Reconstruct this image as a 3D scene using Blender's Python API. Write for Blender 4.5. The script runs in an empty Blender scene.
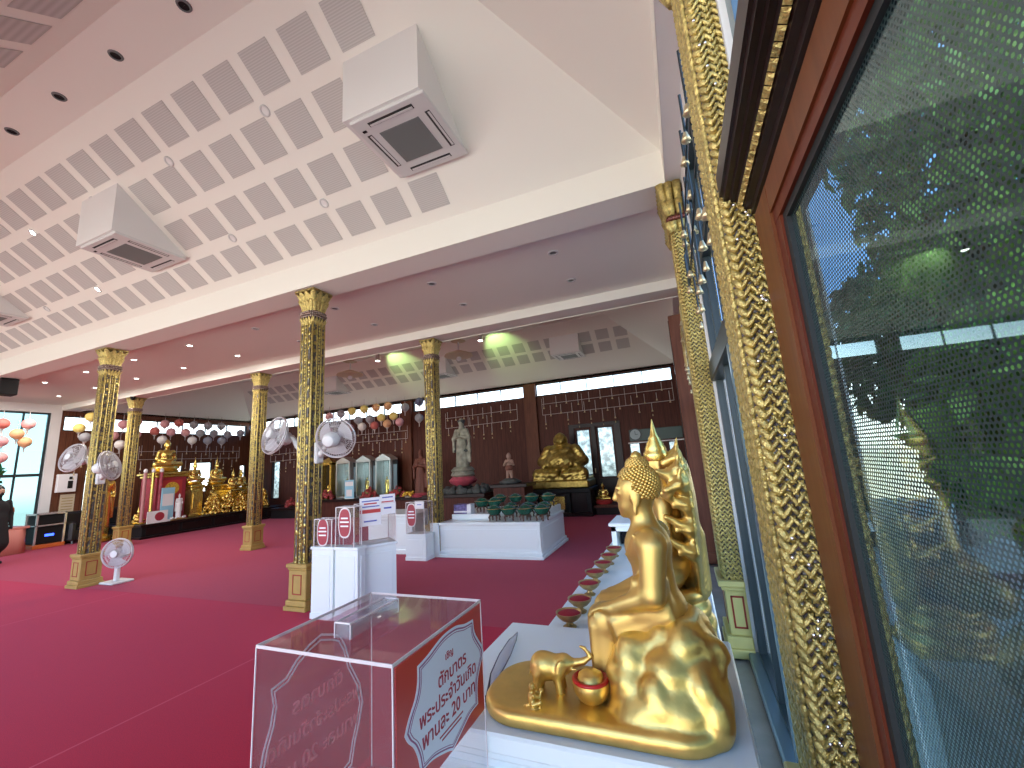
import bpy, bmesh, math, random
import numpy as np
from mathutils import Vector, Matrix, Euler
random.seed(7); rng = np.random.default_rng(5)
SC = bpy.context.scene
COL = SC.collection
PI = math.pi
# ------------------------------------------------------------------ materials
def _mat(name):
    m = bpy.data.materials.new(name); m.use_nodes = True
    nt = m.node_tree; nt.nodes.clear()
    out = nt.nodes.new('ShaderNodeOutputMaterial')
    return m, nt, out
def N(nt, t, **kw):
    n = nt.nodes.new(t)
    for k, v in kw.items():
        if k in n.inputs: n.inputs[k].default_value = v
        else: setattr(n, k, v)
    return n
def L(nt, a, b): nt.links.new(a, b)
def math_node(nt, op, a, b=None, c=None):
    n = nt.nodes.new('ShaderNodeMath'); n.operation = op
    for i, v in enumerate((a, b, c)):
        if v is None: continue
        if isinstance(v, (int, float)): n.inputs[i].default_value = v
        else: nt.links.new(v, n.inputs[i])
    return n.outputs[0]
def c4(c): return (c[0], c[1], c[2], 1.0)
def srgb(r, g, b):
    f = lambda v: (v/255/12.92) if v/255 <= .04045 else ((v/255+.055)/1.055)**2.4
    return (f(r), f(g), f(b))
def ramp(nt, fac, stops):
    r = nt.nodes.new('ShaderNodeValToRGB'); cr = r.color_ramp
    while len(cr.elements) < len(stops): cr.elements.new(0.5)
    for e, (p, c) in zip(cr.elements, stops): e.position = p; e.color = c4(c)
    nt.links.new(fac, r.inputs[0]); return r.outputs[0]
def pbr(name, color, rough=.5, metal=0.0, var=0.0, scale=8.0, bump=0.0, bscale=60.0, spec=.5, emit=None, estr=0.0, stretch=None, coat=0.0):
    m, nt, out = _mat(name)
    b = N(nt, 'ShaderNodeBsdfPrincipled')
    b.inputs['Base Color'].default_value = c4(color); b.inputs['Roughness'].default_value = rough
    b.inputs['Metallic'].default_value = metal; b.inputs['Specular IOR Level'].default_value = spec
    b.inputs['Coat Weight'].default_value = coat
    tc = None
    if var or bump:
        tc = N(nt, 'ShaderNodeTexCoord'); src = tc.outputs['Object']
        if stretch:
            mp = N(nt, 'ShaderNodeMapping'); mp.inputs['Scale'].default_value = stretch
            L(nt, src, mp.inputs[0]); src = mp.outputs[0]
    if var:
        no = N(nt, 'ShaderNodeTexNoise', Scale=scale, Detail=4.0); L(nt, src, no.inputs['Vector'])
        lo = tuple(max(0, c*(1-var)) for c in color); hi = tuple(min(1, c*(1+var)) for c in color)
        L(nt, ramp(nt, no.outputs['Fac'], [(.3, lo), (.7, hi)]), b.inputs['Base Color'])
    if bump:
        n2 = N(nt, 'ShaderNodeTexNoise', Scale=bscale, Detail=3.0); L(nt, src, n2.inputs['Vector'])
        bp = N(nt, 'ShaderNodeBump', Strength=bump, Distance=.01); L(nt, n2.outputs['Fac'], bp.inputs['Height'])
        L(nt, bp.outputs[0], b.inputs['Normal'])
    if emit is not None:
        b.inputs['Emission Color'].default_value = c4(emit); b.inputs['Emission Strength'].default_value = estr
    L(nt, b.outputs[0], out.inputs[0]); return m
def glass_mat(name, tint, ior=1.45, rough=.01, noise=0.0, haze=0.0, hazec=(.8, .85, .88)):
    m, nt, out = _mat(name)
    tr = N(nt, 'ShaderNodeBsdfTransparent'); tr.inputs[0].default_value = c4(tint)
    if noise:
        tc = N(nt, 'ShaderNodeTexCoord'); no = N(nt, 'ShaderNodeTexNoise', Scale=9.0, Detail=4.0)
        L(nt, tc.outputs['Object'], no.inputs['Vector'])
        L(nt, ramp(nt, no.outputs['Fac'], [(.35, tuple(t*(1-noise) for t in tint)), (.65, tint)]), tr.inputs[0])
    body = tr.outputs[0]
    if haze:
        df = N(nt, 'ShaderNodeBsdfDiffuse'); df.inputs[0].default_value = c4(hazec)
        mx = N(nt, 'ShaderNodeMixShader'); mx.inputs[0].default_value = haze
        L(nt, body, mx.inputs[1]); L(nt, df.outputs[0], mx.inputs[2]); body = mx.outputs[0]
    gl = N(nt, 'ShaderNodeBsdfGlossy'); gl.inputs['Roughness'].default_value = rough
    fr = N(nt, 'ShaderNodeFresnel'); fr.inputs[0].default_value = ior; ge = N(nt, 'ShaderNodeNewGeometry')
    mx = N(nt, 'ShaderNodeMixShader'); L(nt, math_node(nt, 'MULTIPLY', fr.outputs[0], math_node(nt, 'SUBTRACT', 1.0, ge.outputs['Backfacing'])), mx.inputs[0])
    L(nt, body, mx.inputs[1]); L(nt, gl.outputs[0], mx.inputs[2]); L(nt, mx.outputs[0], out.inputs[0])
    return m
def film_mat(name):
    # window film with a staggered pattern of punched holes behind clear glass
    m, nt, out = _mat(name)
    tc = N(nt, 'ShaderNodeTexCoord'); sp = N(nt, 'ShaderNodeSeparateXYZ'); L(nt, tc.outputs['Object'], sp.inputs[0])
    p = .0086
    v = math_node(nt, 'DIVIDE', sp.outputs['Z'], p*.8)
    row = math_node(nt, 'FLOOR', v)
    off = math_node(nt, 'MULTIPLY', math_node(nt, 'FLOORED_MODULO', row, 2.0), .5)
    u = math_node(nt, 'ADD', math_node(nt, 'DIVIDE', sp.outputs['Y'], p), off)
    fu = math_node(nt, 'SUBTRACT', math_node(nt, 'FRACT', u), .5)
    fv = math_node(nt, 'MULTIPLY', math_node(nt, 'SUBTRACT', math_node(nt, 'FRACT', v), .5), .8)
    d = math_node(nt, 'SQRT', math_node(nt, 'ADD', math_node(nt, 'MULTIPLY', fu, fu), math_node(nt, 'MULTIPLY', fv, fv)))
    hole = math_node(nt, 'LESS_THAN', d, .29)
    df = N(nt, 'ShaderNodeBsdfPrincipled'); df.inputs['Base Color'].default_value = c4((.010, .032, .032)); df.inputs['Roughness'].default_value = .6
    tr = N(nt, 'ShaderNodeBsdfTransparent'); tr.inputs[0].default_value = (.34, .44, .43, 1)
    mx = N(nt, 'ShaderNodeMixShader'); L(nt, hole, mx.inputs[0]); L(nt, df.outputs[0], mx.inputs[1]); L(nt, tr.outputs[0], mx.inputs[2])
    gl = N(nt, 'ShaderNodeBsdfGlossy'); gl.inputs['Roughness'].default_value = .015; gl.inputs[0].default_value = (.78, 1.0, .98, 1)
    fr = N(nt, 'ShaderNodeFresnel'); fr.inputs[0].default_value = 1.5
    ge = N(nt, 'ShaderNodeNewGeometry')
    m2 = N(nt, 'ShaderNodeMixShader'); L(nt, math_node(nt, 'MULTIPLY', fr.outputs[0], math_node(nt, 'SUBTRACT', 1.0, ge.outputs['Backfacing'])), m2.inputs[0]); L(nt, mx.outputs[0], m2.inputs[1]); L(nt, gl.outputs[0], m2.inputs[2])
    clr = N(nt, 'ShaderNodeBsdfTransparent'); m3 = N(nt, 'ShaderNodeMixShader'); L(nt, ge.outputs['Backfacing'], m3.inputs[0]); L(nt, m2.outputs[0], m3.inputs[1]); L(nt, clr.outputs[0], m3.inputs[2])
    L(nt, m3.outputs[0], out.inputs[0]); return m
def wood_mat(name, c1, c2, plank=.14, rough=.4, axis='X'):
    m, nt, out = _mat(name)
    b = N(nt, 'ShaderNodeBsdfPrincipled'); b.inputs['Roughness'].default_value = rough; b.inputs['Specular IOR Level'].default_value = .25
    tc = N(nt, 'ShaderNodeTexCoord'); mp = N(nt, 'ShaderNodeMapping'); mp.inputs['Scale'].default_value = (14, 14, 1.2)
    L(nt, tc.outputs['Object'], mp.inputs[0])
    no = N(nt, 'ShaderNodeTexNoise', Scale=2.0, Detail=6.0, Roughness=.6); L(nt, mp.outputs[0], no.inputs['Vector'])
    col = ramp(nt, no.outputs['Fac'], [(.3, c1), (.7, c2)])
    if plank:
        sp = N(nt, 'ShaderNodeSeparateXYZ'); L(nt, tc.outputs['Object'], sp.inputs[0])
        f = math_node(nt, 'FRACT', math_node(nt, 'DIVIDE', sp.outputs[axis], plank))
        g = math_node(nt, 'LESS_THAN', f, .05)
        mx = N(nt, 'ShaderNodeMix'); mx.data_type = 'RGBA'; L(nt, g, mx.inputs[0]); L(nt, col, mx.inputs[6])
        mx.inputs[7].default_value = c4(tuple(c*.35 for c in c1)); col = mx.outputs[2]
    L(nt, col, b.inputs['Base Color']); L(nt, b.outputs[0], out.inputs[0]); return m
def mosaic_mat(name, gold, dark, scale=26.0, thr=.42):
    # gilded scrollwork over coloured glass mosaic
    m, nt, out = _mat(name)
    tc = N(nt, 'ShaderNodeTexCoord')
    vo = N(nt, 'ShaderNodeTexVoronoi', Scale=scale); L(nt, tc.outputs['Object'], vo.inputs['Vector'])
    v2 = N(nt, 'ShaderNodeTexVoronoi', Scale=scale*.55); L(nt, tc.outputs['Object'], v2.inputs['Vector'])
    mask = math_node(nt, 'LESS_THAN', v2.outputs['Distance'], thr)
    hue = ramp(nt, math_node(nt, 'FRACT', math_node(nt, 'MULTIPLY', vo.outputs['Distance'], 7.0)), [(0, dark), (.45, (.10, .02, .02)), (.75, (.02, .07, .06)), (1, (.25, .25, .2))])
    mx = N(nt, 'ShaderNodeMix'); mx.data_type = 'RGBA'; L(nt, mask, mx.inputs[0]); L(nt, hue, mx.inputs[6]); mx.inputs[7].default_value = c4(gold)
    b = N(nt, 'ShaderNodeBsdfPrincipled'); b.inputs['Roughness'].default_value = .32
    L(nt, mx.outputs[2], b.inputs['Base Color']); L(nt, math_node(nt, 'MULTIPLY', mask, .85), b.inputs['Metallic'])
    bp = N(nt, 'ShaderNodeBump', Strength=.7, Distance=.02); bp.invert = True
    L(nt, v2.outputs['Distance'], bp.inputs['Height']); L(nt, bp.outputs[0], b.inputs['Normal'])
    L(nt, b.outputs[0], out.inputs[0]); return m
def panel_mat(name):
    m, nt, out = _mat(name)
    b = N(nt, 'ShaderNodeBsdfPrincipled'); b.inputs['Roughness'].default_value = .8
    tc = N(nt, 'ShaderNodeTexCoord'); sp = N(nt, 'ShaderNodeSeparateXYZ'); L(nt, tc.outputs['Object'], sp.inputs[0])
    s = math_node(nt, 'SINE', math_node(nt, 'MULTIPLY', math_node(nt, 'SUBTRACT', sp.outputs['Y'], math_node(nt, 'MULTIPLY', sp.outputs['Z'], .75)), 260.0))
    L(nt, ramp(nt, math_node(nt, 'MULTIPLY_ADD', s, .5, .5), [(0, (.50, .49, .47)), (1, (.61, .60, .58))]), b.inputs['Base Color'])
    L(nt, b.outputs[0], out.inputs[0]); return m
def carpet_mat(name, color, seam=None):
    m, nt, out = _mat(name)
    b = N(nt, 'ShaderNodeBsdfPrincipled'); b.inputs['Roughness'].default_value = .95; b.inputs['Specular IOR Level'].default_value = .15
    b.inputs['Sheen Weight'].default_value = .25; b.inputs['Sheen Tint'].default_value = (1, .35, .55, 1)
    tc = N(nt, 'ShaderNodeTexCoord'); no = N(nt, 'ShaderNodeTexNoise', Scale=220.0, Detail=2.0); L(nt, tc.outputs['Object'], no.inputs['Vector'])
    lo = tuple(c*.8 for c in color); hi = tuple(c*1.2 for c in color)
    col = ramp(nt, no.outputs['Fac'], [(.35, lo), (.65, hi)])
    if seam:
        sp = N(nt, 'ShaderNodeSeparateXYZ'); L(nt, tc.outputs['Object'], sp.inputs[0])
        f = math_node(nt, 'FRACT', math_node(nt, 'DIVIDE', math_node(nt, 'SUBTRACT', sp.outputs['X'], seam), 4.0))
        g = math_node(nt, 'LESS_THAN', f, .004)
        mx = N(nt, 'ShaderNodeMix'); mx.data_type = 'RGBA'; L(nt, g, mx.inputs[0]); L(nt, col, mx.inputs[6])
        mx.inputs[7].default_value = c4(srgb(190, 70, 75)); col = mx.outputs[2]
    L(nt, col, b.inputs['Base Color']); L(nt, b.outputs[0], out.inputs[0]); return m
GOLDC = (.83, .57, .17)
M = dict(
    white=pbr('white_paint', (.80, .80, .79), .55, bump=.05, bscale=90), ceil=pbr('ceiling_paint', (.89, .88, .81), .8),
    cabinet=pbr('white_lacquer', (.80, .88, .88), .28), acwhite=pbr('ac_plastic', (.70, .71, .70), .45),
    acgrille=pbr('ac_grille', (.17, .19, .19), .6), black=pbr('black_matte', (.010, .010, .011), .6, spec=.25), slot=pbr('dark_slot', (.03, .03, .03), .7),
    panel=panel_mat('perforated_panel'), marble=pbr('grey_marble', (.23, .21, .19), .25, var=.25, scale=3),
    carpet=carpet_mat('red_carpet', (.40, .005, .012), -3.57), carpet2=carpet_mat('crimson_carpet', (.34, .034, .038)),
    gold=pbr('gold_paint', (.74, .51, .15), .38, .92, var=.10, scale=14, bump=.12, bscale=45), goldsat=pbr('gold_satin', (.70, .48, .15), .44, .88, var=.12, scale=8),
    goldaged=pbr('aged_gilding', (.42, .30, .08), .36, .85, var=.35, scale=12), goldbright=pbr('gold_leaf', (.95, .66, .18), .26, .9, var=.15, scale=10), goldcarve=pbr('carved_gilding', (.60, .48, .17), .40, .75, var=.35, scale=40, bump=.7, bscale=120),
    golddull=pbr('dull_gilding', (.42, .33, .11), .5, .6, var=.35, scale=60, bump=.7, bscale=140),
    mosaic=mosaic_mat('gilded_mosaic', (.46, .37, .12), (.03, .05, .045), 34, .47), mosaic2=mosaic_mat('gilded_mosaic_fine', (.50, .40, .14), (.02, .03, .07), 70, .40),
    ochre=pbr('ochre_paint', (.42, .28, .075), .5, var=.08), yellow=pbr('pale_yellow_paint', (.62, .53, .19), .45), redline=pbr('red_line', (.33, .03, .015), .5),
    casemirror=pbr('dull_mirror', (.42, .48, .48), .18, .9), mirror=pbr('mirror_chip', (.9, .9, .92), .08, 1.0), redgem=pbr('red_glass_band', (.16, .045, .035), .25, .3, var=.7, scale=80),
    darkwood=wood_mat('dark_wood', (.060, .016, .010), (.110, .034, .022), .16, .6, 'X'), midwood=wood_mat('brown_wood', (.10, .034, .017), (.17, .064, .033), .16, .45, 'Y'),
    pilwood=wood_mat('pilaster_wood', (.095, .030, .016), (.16, .055, .030), 0, .55), doorwood=wood_mat('door_frame_wood', (.125, .038, .013), (.18, .058, .020), 0, .4),
    doorwood2=wood_mat('door_frame_inner', (.10, .018, .008), (.14, .03, .012), 0, .4), cornice=wood_mat('cornice_wood', (.010, .004, .004), (.022, .010, .009), 0, .35),
    steel=pbr('window_frame_steel', (.022, .034, .038), .4, .1), steel2=pbr('grey_aluminium', (.16, .22, .25), .3, .7), gasket=pbr('rubber_gasket', (.012, .014, .014), .6),
    film=film_mat('perforated_film_glass'), glass=glass_mat('window_glass', (.92, .97, .98)), cyan=glass_mat('cyan_tinted_glass', (.40, .54, .56)), teal=glass_mat('teal_window_glass', (.88, .93, .93)), frost=glass_mat('mottled_glass', (.46, .54, .57), noise=.45),
    acrylic=glass_mat('acrylic_sheet', (.95, .94, .94), 1.35, .03, haze=.022, hazec=(.85, .78, .78)), acredge=pbr('acrylic_edge', (.72, .66, .66), .3), acthick=glass_mat('acrylic_block', (.90, .90, .90), 1.45, .05, haze=.12),
    red=pbr('red_vinyl', (.60, .035, .030), .4), redfilm=glass_mat('red_vinyl_back', (.90, .74, .80), 1.2, .1, haze=.05, hazec=(.5, .08, .12)), redtext=pbr('red_lettering', (.42, .02, .045), .5), whitesticker=pbr('white_vinyl', (.86, .87, .92), .4), pinkghost=pbr('pale_red_lettering', (.80, .20, .22), .6),
    purple=pbr('mauve_line', (.36, .10, .22), .5), redbowl=pbr('red_cloth', (.30, .004, .018), .7), redrim=pbr('red_enamel', (.55, .012, .010), .35),
    bronze=pbr('bronze_gilt', (.42, .29, .12), .38, .85, var=.2, scale=30), green=pbr('green_glaze', (.012, .085, .055), .15, var=.5, scale=40), legwood=pbr('carved_leg_wood', (.10, .045, .03), .4),
    fan=pbr('fan_white', (.72, .74, .74), .4), fanblade=pbr('fan_blade_grey', (.55, .52, .54), .35), wire=pbr('fan_wire', (.62, .60, .62), .35, .5),
    stone=pbr('painted_stone', (.27, .27, .21), .6, var=.5, scale=6), pink=pbr('pink_lotus_paint', (.42, .07, .10), .5, var=.3), rock=pbr('dark_rock', (.06, .065, .06), .8, var=.5, scale=10),
    skin=pbr('statue_skin', (.33, .20, .15), .5), cloth=pbr('statue_robe', (.16, .055, .035), .6), darkrobe=pbr('statue_dark_sash', (.05, .06, .06), .6),
    blue=pbr('blue_print', (.10, .27, .60), .5), bluepale=pbr('pale_blue_print', (.32, .62, .78), .5), purpleprint=pbr('violet_print', (.15, .12, .30), .5, var=.6, scale=20), paper=pbr('white_paper', (.84, .83, .85), .6), cream=pbr('cream_card', (.62, .52, .36), .6), redpaper=pbr('red_print', (.55, .05, .05), .5), bluetext=pbr('blue_lettering', (.10, .12, .45), .5), redoval=pbr('dark_red_oval', (.36, .03, .05), .5), salmon=pbr('salmon_frame', (.55, .25, .25), .5),
    orange=pbr('orange_paint', (.60, .14, .03), .5), leaf=pbr('foliage_green', (.28, .46, .10), .6, var=.6, scale=5), leafdark=pbr('dark_foliage', (.10, .22, .07), .6, var=.6, scale=5), bark=pbr('tree_bark', (.10, .075, .05), .9, var=.4), awning=pbr('awning_sheet', (.5, .52, .52), .5), slate=pbr('roof_sheet', (.05, .06, .065), .6), ground=pbr('paving', (.34, .33, .31), .9, var=.2), sofa=pbr('black_leather', (.018, .018, .02), .35), led=pbr('blue_display', (.01, .02, .3), .4, emit=(.03, .08, 1), estr=2.5),
    lamp=pbr('lamp_glow', (1, .97, .9), .4, emit=(1, .97, .88), estr=9.0), crystal=pbr('silver_bead', (.75, .73, .70), .25, .6), cord=pbr('pale_cord', (.55, .50, .48), .6), hair=pbr('black_hair', (.012, .010, .010), .45), cloth_black=pbr('black_cloth', (.012, .012, .014), .9), skinp=pbr('human_skin', (.45, .28, .20), .5), greenlit=pbr('green_lit_ceiling', (.55, .78, .38), .8), beadmix=pbr('bead_band_mix', (.34, .26, .22), .25, .6, var=.8, scale=55), bell=pbr('bell_gold', (.6, .5, .3), .3, .7), flower=pbr('petal_red', (.35, .05, .05), .6, var=.6, scale=20), flowery=pbr('petal_yellow', (.75, .45, .05), .6, var=.4, scale=20), feather=glass_mat('grey_feather_vane', (.80, .80, .84), 1.2, .3, haze=.5, hazec=(.45, .45, .50)), featherdark=pbr('dark_feather_shaft', (.03, .02, .05), .5), seat=pbr('pink_table_cloth', (.55, .20, .16), .5), signgreen=pbr('dark_green_sign', (.01, .05, .04), .4), clock=pbr('clock_face', (.30, .38, .40), .4))  # greenlit: ceiling colour with green lamp light mixed in
# ------------------------------------------------------------------ mesh building
class MB:
    def __init__(s): s.v = []; s.f = []
    def add(s, vs, fs):
        o = len(s.v); s.v += [tuple(float(c) for c in p) for p in vs]; s.f += [tuple(o+i for i in f) for f in fs]; return s
    def box(s, x0, x1, y0, y1, z0, z1, bev=0.0, rot=None):
        if bev:
            b = bev; vs = []; fs = []
            cx, cy, cz = (x0+x1)/2, (y0+y1)/2, (z0+z1)/2; hx, hy, hz = (x1-x0)/2, (y1-y0)/2, (z1-z0)/2
            b = min(b, hx*.9, hy*.9, hz*.9)
            idx = {}
            for sx in (-1, 1):
                for sy in (-1, 1):
                    for sz in (-1, 1):
                        for a in range(3):
                            h = [hx-b, hy-b, hz-b]; h[a] += b
                            idx[(sx, sy, sz, a)] = len(vs); vs.append((cx+sx*h[0], cy+sy*h[1], cz+sz*h[2]))
            for a in range(3):
                u, w = (a+1) % 3, (a+2) % 3
                for sg in (-1, 1):
                    q = []
                    for (p, r) in ((-1, -1), (1, -1), (1, 1), (-1, 1)):
                        k = [0, 0, 0]; k[a] = sg; k[u] = p; k[w] = r; q.append(idx[(*k, a)])
                    fs.append(q if sg > 0 else q[::-1])
                for p in (-1, 1):
                    for r in (-1, 1):
                        k0 = [0, 0, 0]; k0[u] = p; k0[w] = r; k1 = list(k0); k0[a] = -1; k1[a] = 1
                        q = [idx[(*k0, u)], idx[(*k1, u)], idx[(*k1, w)], idx[(*k0, w)]]
                        fs.append(q if p*r < 0 else q[::-1])
            for sx in (-1, 1):
                for sy in (-1, 1):
                    for sz in (-1, 1):
                        q = [idx[(sx, sy, sz, a)] for a in range(3)]; fs.append(q if sx*sy*sz > 0 else q[::-1])
            return s.add(vs, fs)
        vs = [(x, y, z) for x in (x0, x1) for y in (y0, y1) for z in (z0, z1)]
        return s.add(vs, [(0, 1, 3, 2), (4, 6, 7, 5), (0, 4, 5, 1), (2, 3, 7, 6), (0, 2, 6, 4), (1, 5, 7, 3)])
    def obox(s, c, half, R):
        m = MB().box(-half[0], half[0], -half[1], half[1], -half[2], half[2])
        return s.add([Vector(c)+R @ Vector(p) for p in m.v], m.f)
    def lathe(s, prof, seg=24, c=(0, 0, 0), fn=None, axis='Z', cap=True):
        vs = []; fs = []; n = len(prof)
        for i, (r, z) in enumerate(prof):
            for k in range(seg):
                a = 2*PI*k/seg; q = r*(fn(a, z) if fn else 1)
                x, y, w = q*math.cos(a), q*math.sin(a), z
                if axis == 'X': x, y, w = w, x, y
                elif axis == 'Y': x, y, w = y, w, x
                vs.append((c[0]+x, c[1]+y, c[2]+w))
        for i in range(n-1):
            for k in range(seg):
                a, b = i*seg+k, i*seg+(k+1) % seg; fs.append((a, b, b+seg, a+seg))
        if cap: fs.append(tuple(range(seg))[::-1]); fs.append(tuple((n-1)*seg+k for k in range(seg)))
        return s.add(vs, fs)
    def cyl(s, a, b, r0, r1=None, seg=12, cap=True):
        return s.tube([a, b], [r0, r0 if r1 is None else r1], seg, cap)
    def tube(s, pts, r, seg=8, cap=True, closed=False):
        pts = [Vector(p) for p in pts]; n = len(pts)
        rs = r if isinstance(r, (list, tuple)) else [r]*n
        vs = []; fs = []; ref = None
        for i, p in enumerate(pts):
            if closed: t = pts[(i+1) % n]-pts[i-1]
            else: t = pts[min(i+1, n-1)]-pts[max(i-1, 0)]
            t.normalize()
            if ref is None: ref = Vector((0, 0, 1)) if abs(t.z) < .9 else Vector((1, 0, 0))
            u = t.cross(ref)
            if u.length < 1e-4: u = t.cross(Vector((.3, 1, .2)))
            u.normalize(); w = t.cross(u); ref = w.cross(t)*1.0; ref = (u.cross(t)).normalized()
            for k in range(seg):
                a = 2*PI*k/seg; vs.append(p+(u*math.cos(a)+w*math.sin(a))*rs[i])
        for i in range(n if closed else n-1):
            j = (i+1) % n
            for k in range(seg):
                k2 = (k+1) % seg; fs.append((i*seg+k, j*seg+k, j*seg+k2, i*seg+k2))
        if cap and not closed: fs.append(tuple(range(seg))); fs.append(tuple((n-1)*seg+k for k in range(seg))[::-1])
        return s.add(vs, fs)
    def ell(s, c, r, seg=12, rings=8, R=None):
        vs = [(0, 0, -1)]; fs = []
        for i in range(1, rings):
            t = PI*i/rings-PI/2
            for k in range(seg):
                a = 2*PI*k/seg; vs.append((math.cos(t)*math.cos(a), math.cos(t)*math.sin(a), math.sin(t)))
        vs.append((0, 0, 1)); top = len(vs)-1
        for k in range(seg):
            fs.append((0, 1+(k+1) % seg, 1+k)); fs.append((top, 1+(rings-2)*seg+k, 1+(rings-2)*seg+(k+1) % seg))
        for i in range(rings-2):
            for k in range(seg):
                a = 1+i*seg+k; b = 1+i*seg+(k+1) % seg; fs.append((a, b, b+seg, a+seg))
        out = []
        for p in vs:
            q = Vector((p[0]*r[0], p[1]*r[1], p[2]*r[2]))
            if R is not None: q = R @ q
            out.append(Vector(c)+q)
        return s.add(out, fs)
    def prism(s, poly, z0, z1, axis='Z'):
        n = len(poly); f = {'Z': lambda a, b, h: (a, b, h), 'X': lambda a, b, h: (h, a, b), 'Y': lambda a, b, h: (b, h, a)}[axis]
        vs = [f(a, b, z0) for a, b in poly]+[f(a, b, z1) for a, b in poly]
        return s.add(vs, [tuple(range(n))[::-1], tuple(range(n, 2*n))]+[(i, (i+1) % n, n+(i+1) % n, n+i) for i in range(n)])
    def quad(s, a, b, c, d): return s.add([a, b, c, d], [(0, 1, 2, 3)])
    def xf(s, Mx): s.v = [tuple(Mx @ Vector(p)) for p in s.v]; return s
    def merge(s, o, off=(0, 0, 0)): return s.add([(p[0]+off[0], p[1]+off[1], p[2]+off[2]) for p in o.v], o.f)
    def mesh(s, name, mat, smooth=False, angle=None, fix=False):
        me = bpy.data.meshes.new(name); me.from_pydata(s.v, [], s.f)
        if fix:
            bm = bmesh.new(); bm.from_mesh(me); bmesh.ops.recalc_face_normals(bm, faces=bm.faces); bm.to_mesh(me); bm.free()
        me.materials.append(M[mat] if isinstance(mat, str) else mat)
        if smooth:
            me.polygons.foreach_set('use_smooth', [True]*len(me.polygons))
            if angle:
                me.set_sharp_from_angle(angle=math.radians(angle))
        me.update(); return me
    def build(s, name, mat, parent=None, smooth=False, angle=None, loc=None, fix=True):
        me = s.mesh(name, mat, smooth, angle, fix)
        o = bpy.data.objects.new(name, me); COL.objects.link(o)
        if parent is not None: o.parent = parent
        if loc is not None: o.location = loc
        return o
def obj(name, me, parent=None, loc=None, rotz=0, scale=None):
    o = bpy.data.objects.new(name, me); COL.objects.link(o)
    if parent is not None: o.parent = parent
    if loc is not None: o.location = loc
    if rotz: o.rotation_euler = (0, 0, rotz)
    if scale is not None: o.scale = scale if isinstance(scale, tuple) else (scale,)*3
    return o
def thing(name, label, cat, loc=(0, 0, 0), rotz=0, group=None):
    o = bpy.data.objects.new(name, None); COL.objects.link(o); o.empty_display_size = .05
    o.location = loc; o.rotation_euler = (0, 0, rotz)
    return tag(o, label, cat, group)
def tag(o, label, cat, group=None, kind='thing'):
    o['label'] = label; o['category'] = cat
    if group: o['group'] = group
    if kind: o['kind'] = kind
    return o
def struct(o): o['kind'] = 'structure'; return o
def dup(root, loc, label, rotz=None, group=None, scale=None):
    r = root.copy(); COL.objects.link(r); r.location = loc; r['label'] = label
    if rotz is not None: r.rotation_euler = (0, 0, rotz)
    if group: r['group'] = group
    if scale: r.scale = (scale,)*3
    for ch in list(root.children):
        c = ch.copy(); COL.objects.link(c); c.parent = r
        for g in list(ch.children):
            d = g.copy(); COL.objects.link(d); d.parent = c
    return r
ORD = ['first', 'second', 'third', 'fourth', 'fifth', 'sixth', 'seventh', 'eighth', 'ninth', 'tenth', 'eleventh', 'twelfth', 'thirteenth', 'fourteenth', 'fifteenth', 'sixteenth']
# ------------------------------------------------------------------ signed distance sculpting
def s_ell(c, r, R=None):
    c = np.array(c); r = np.array(r, float)
    def f(P):
        q = P-c
        if R is not None: q = q @ R
        k0 = np.sqrt(((q/r)**2).sum(1)); k1 = np.sqrt(((q/(r*r))**2).sum(1))
        return k0*(k0-1)/np.maximum(k1, 1e-6)
    return f
def s_cap(a, b, ra, rb=None):
    a = np.array(a, float); b = np.array(b, float); rb = ra if rb is None else rb; d = b-a; dd = d @ d
    def f(P):
        t = np.clip(((P-a) @ d)/dd, 0, 1)
        return np.sqrt(((P-a-t[:, None]*d)**2).sum(1))-(ra+(rb-ra)*t)
    return f
def s_box(c, h, rd=.01, R=None):
    c = np.array(c, float); h = np.array(h, float)-rd
    def f(P):
        q = P-c
        if R is not None: q = q @ R
        q = np.abs(q)-h
        return np.sqrt((np.maximum(q, 0)**2).sum(1))+np.minimum(q.max(1), 0)-rd
    return f
def s_tor(c, R_, r, sx=1.0, sy=1.0):
    c = np.array(c, float)
    def f(P):
        q = P-c; d = np.sqrt((q[:, 0]/sx)**2+(q[:, 1]/sy)**2)-R_
        return np.sqrt(d*d+q[:, 2]**2)-r
    return f
def rotm(ax, deg): return np.array(Matrix.Rotation(math.radians(deg), 3, ax))
def smin(a, b, k):
    h = np.clip(.5+.5*(b-a)/k, 0, 1); return b+(a-b)*h-k*h*(1-h)
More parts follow.
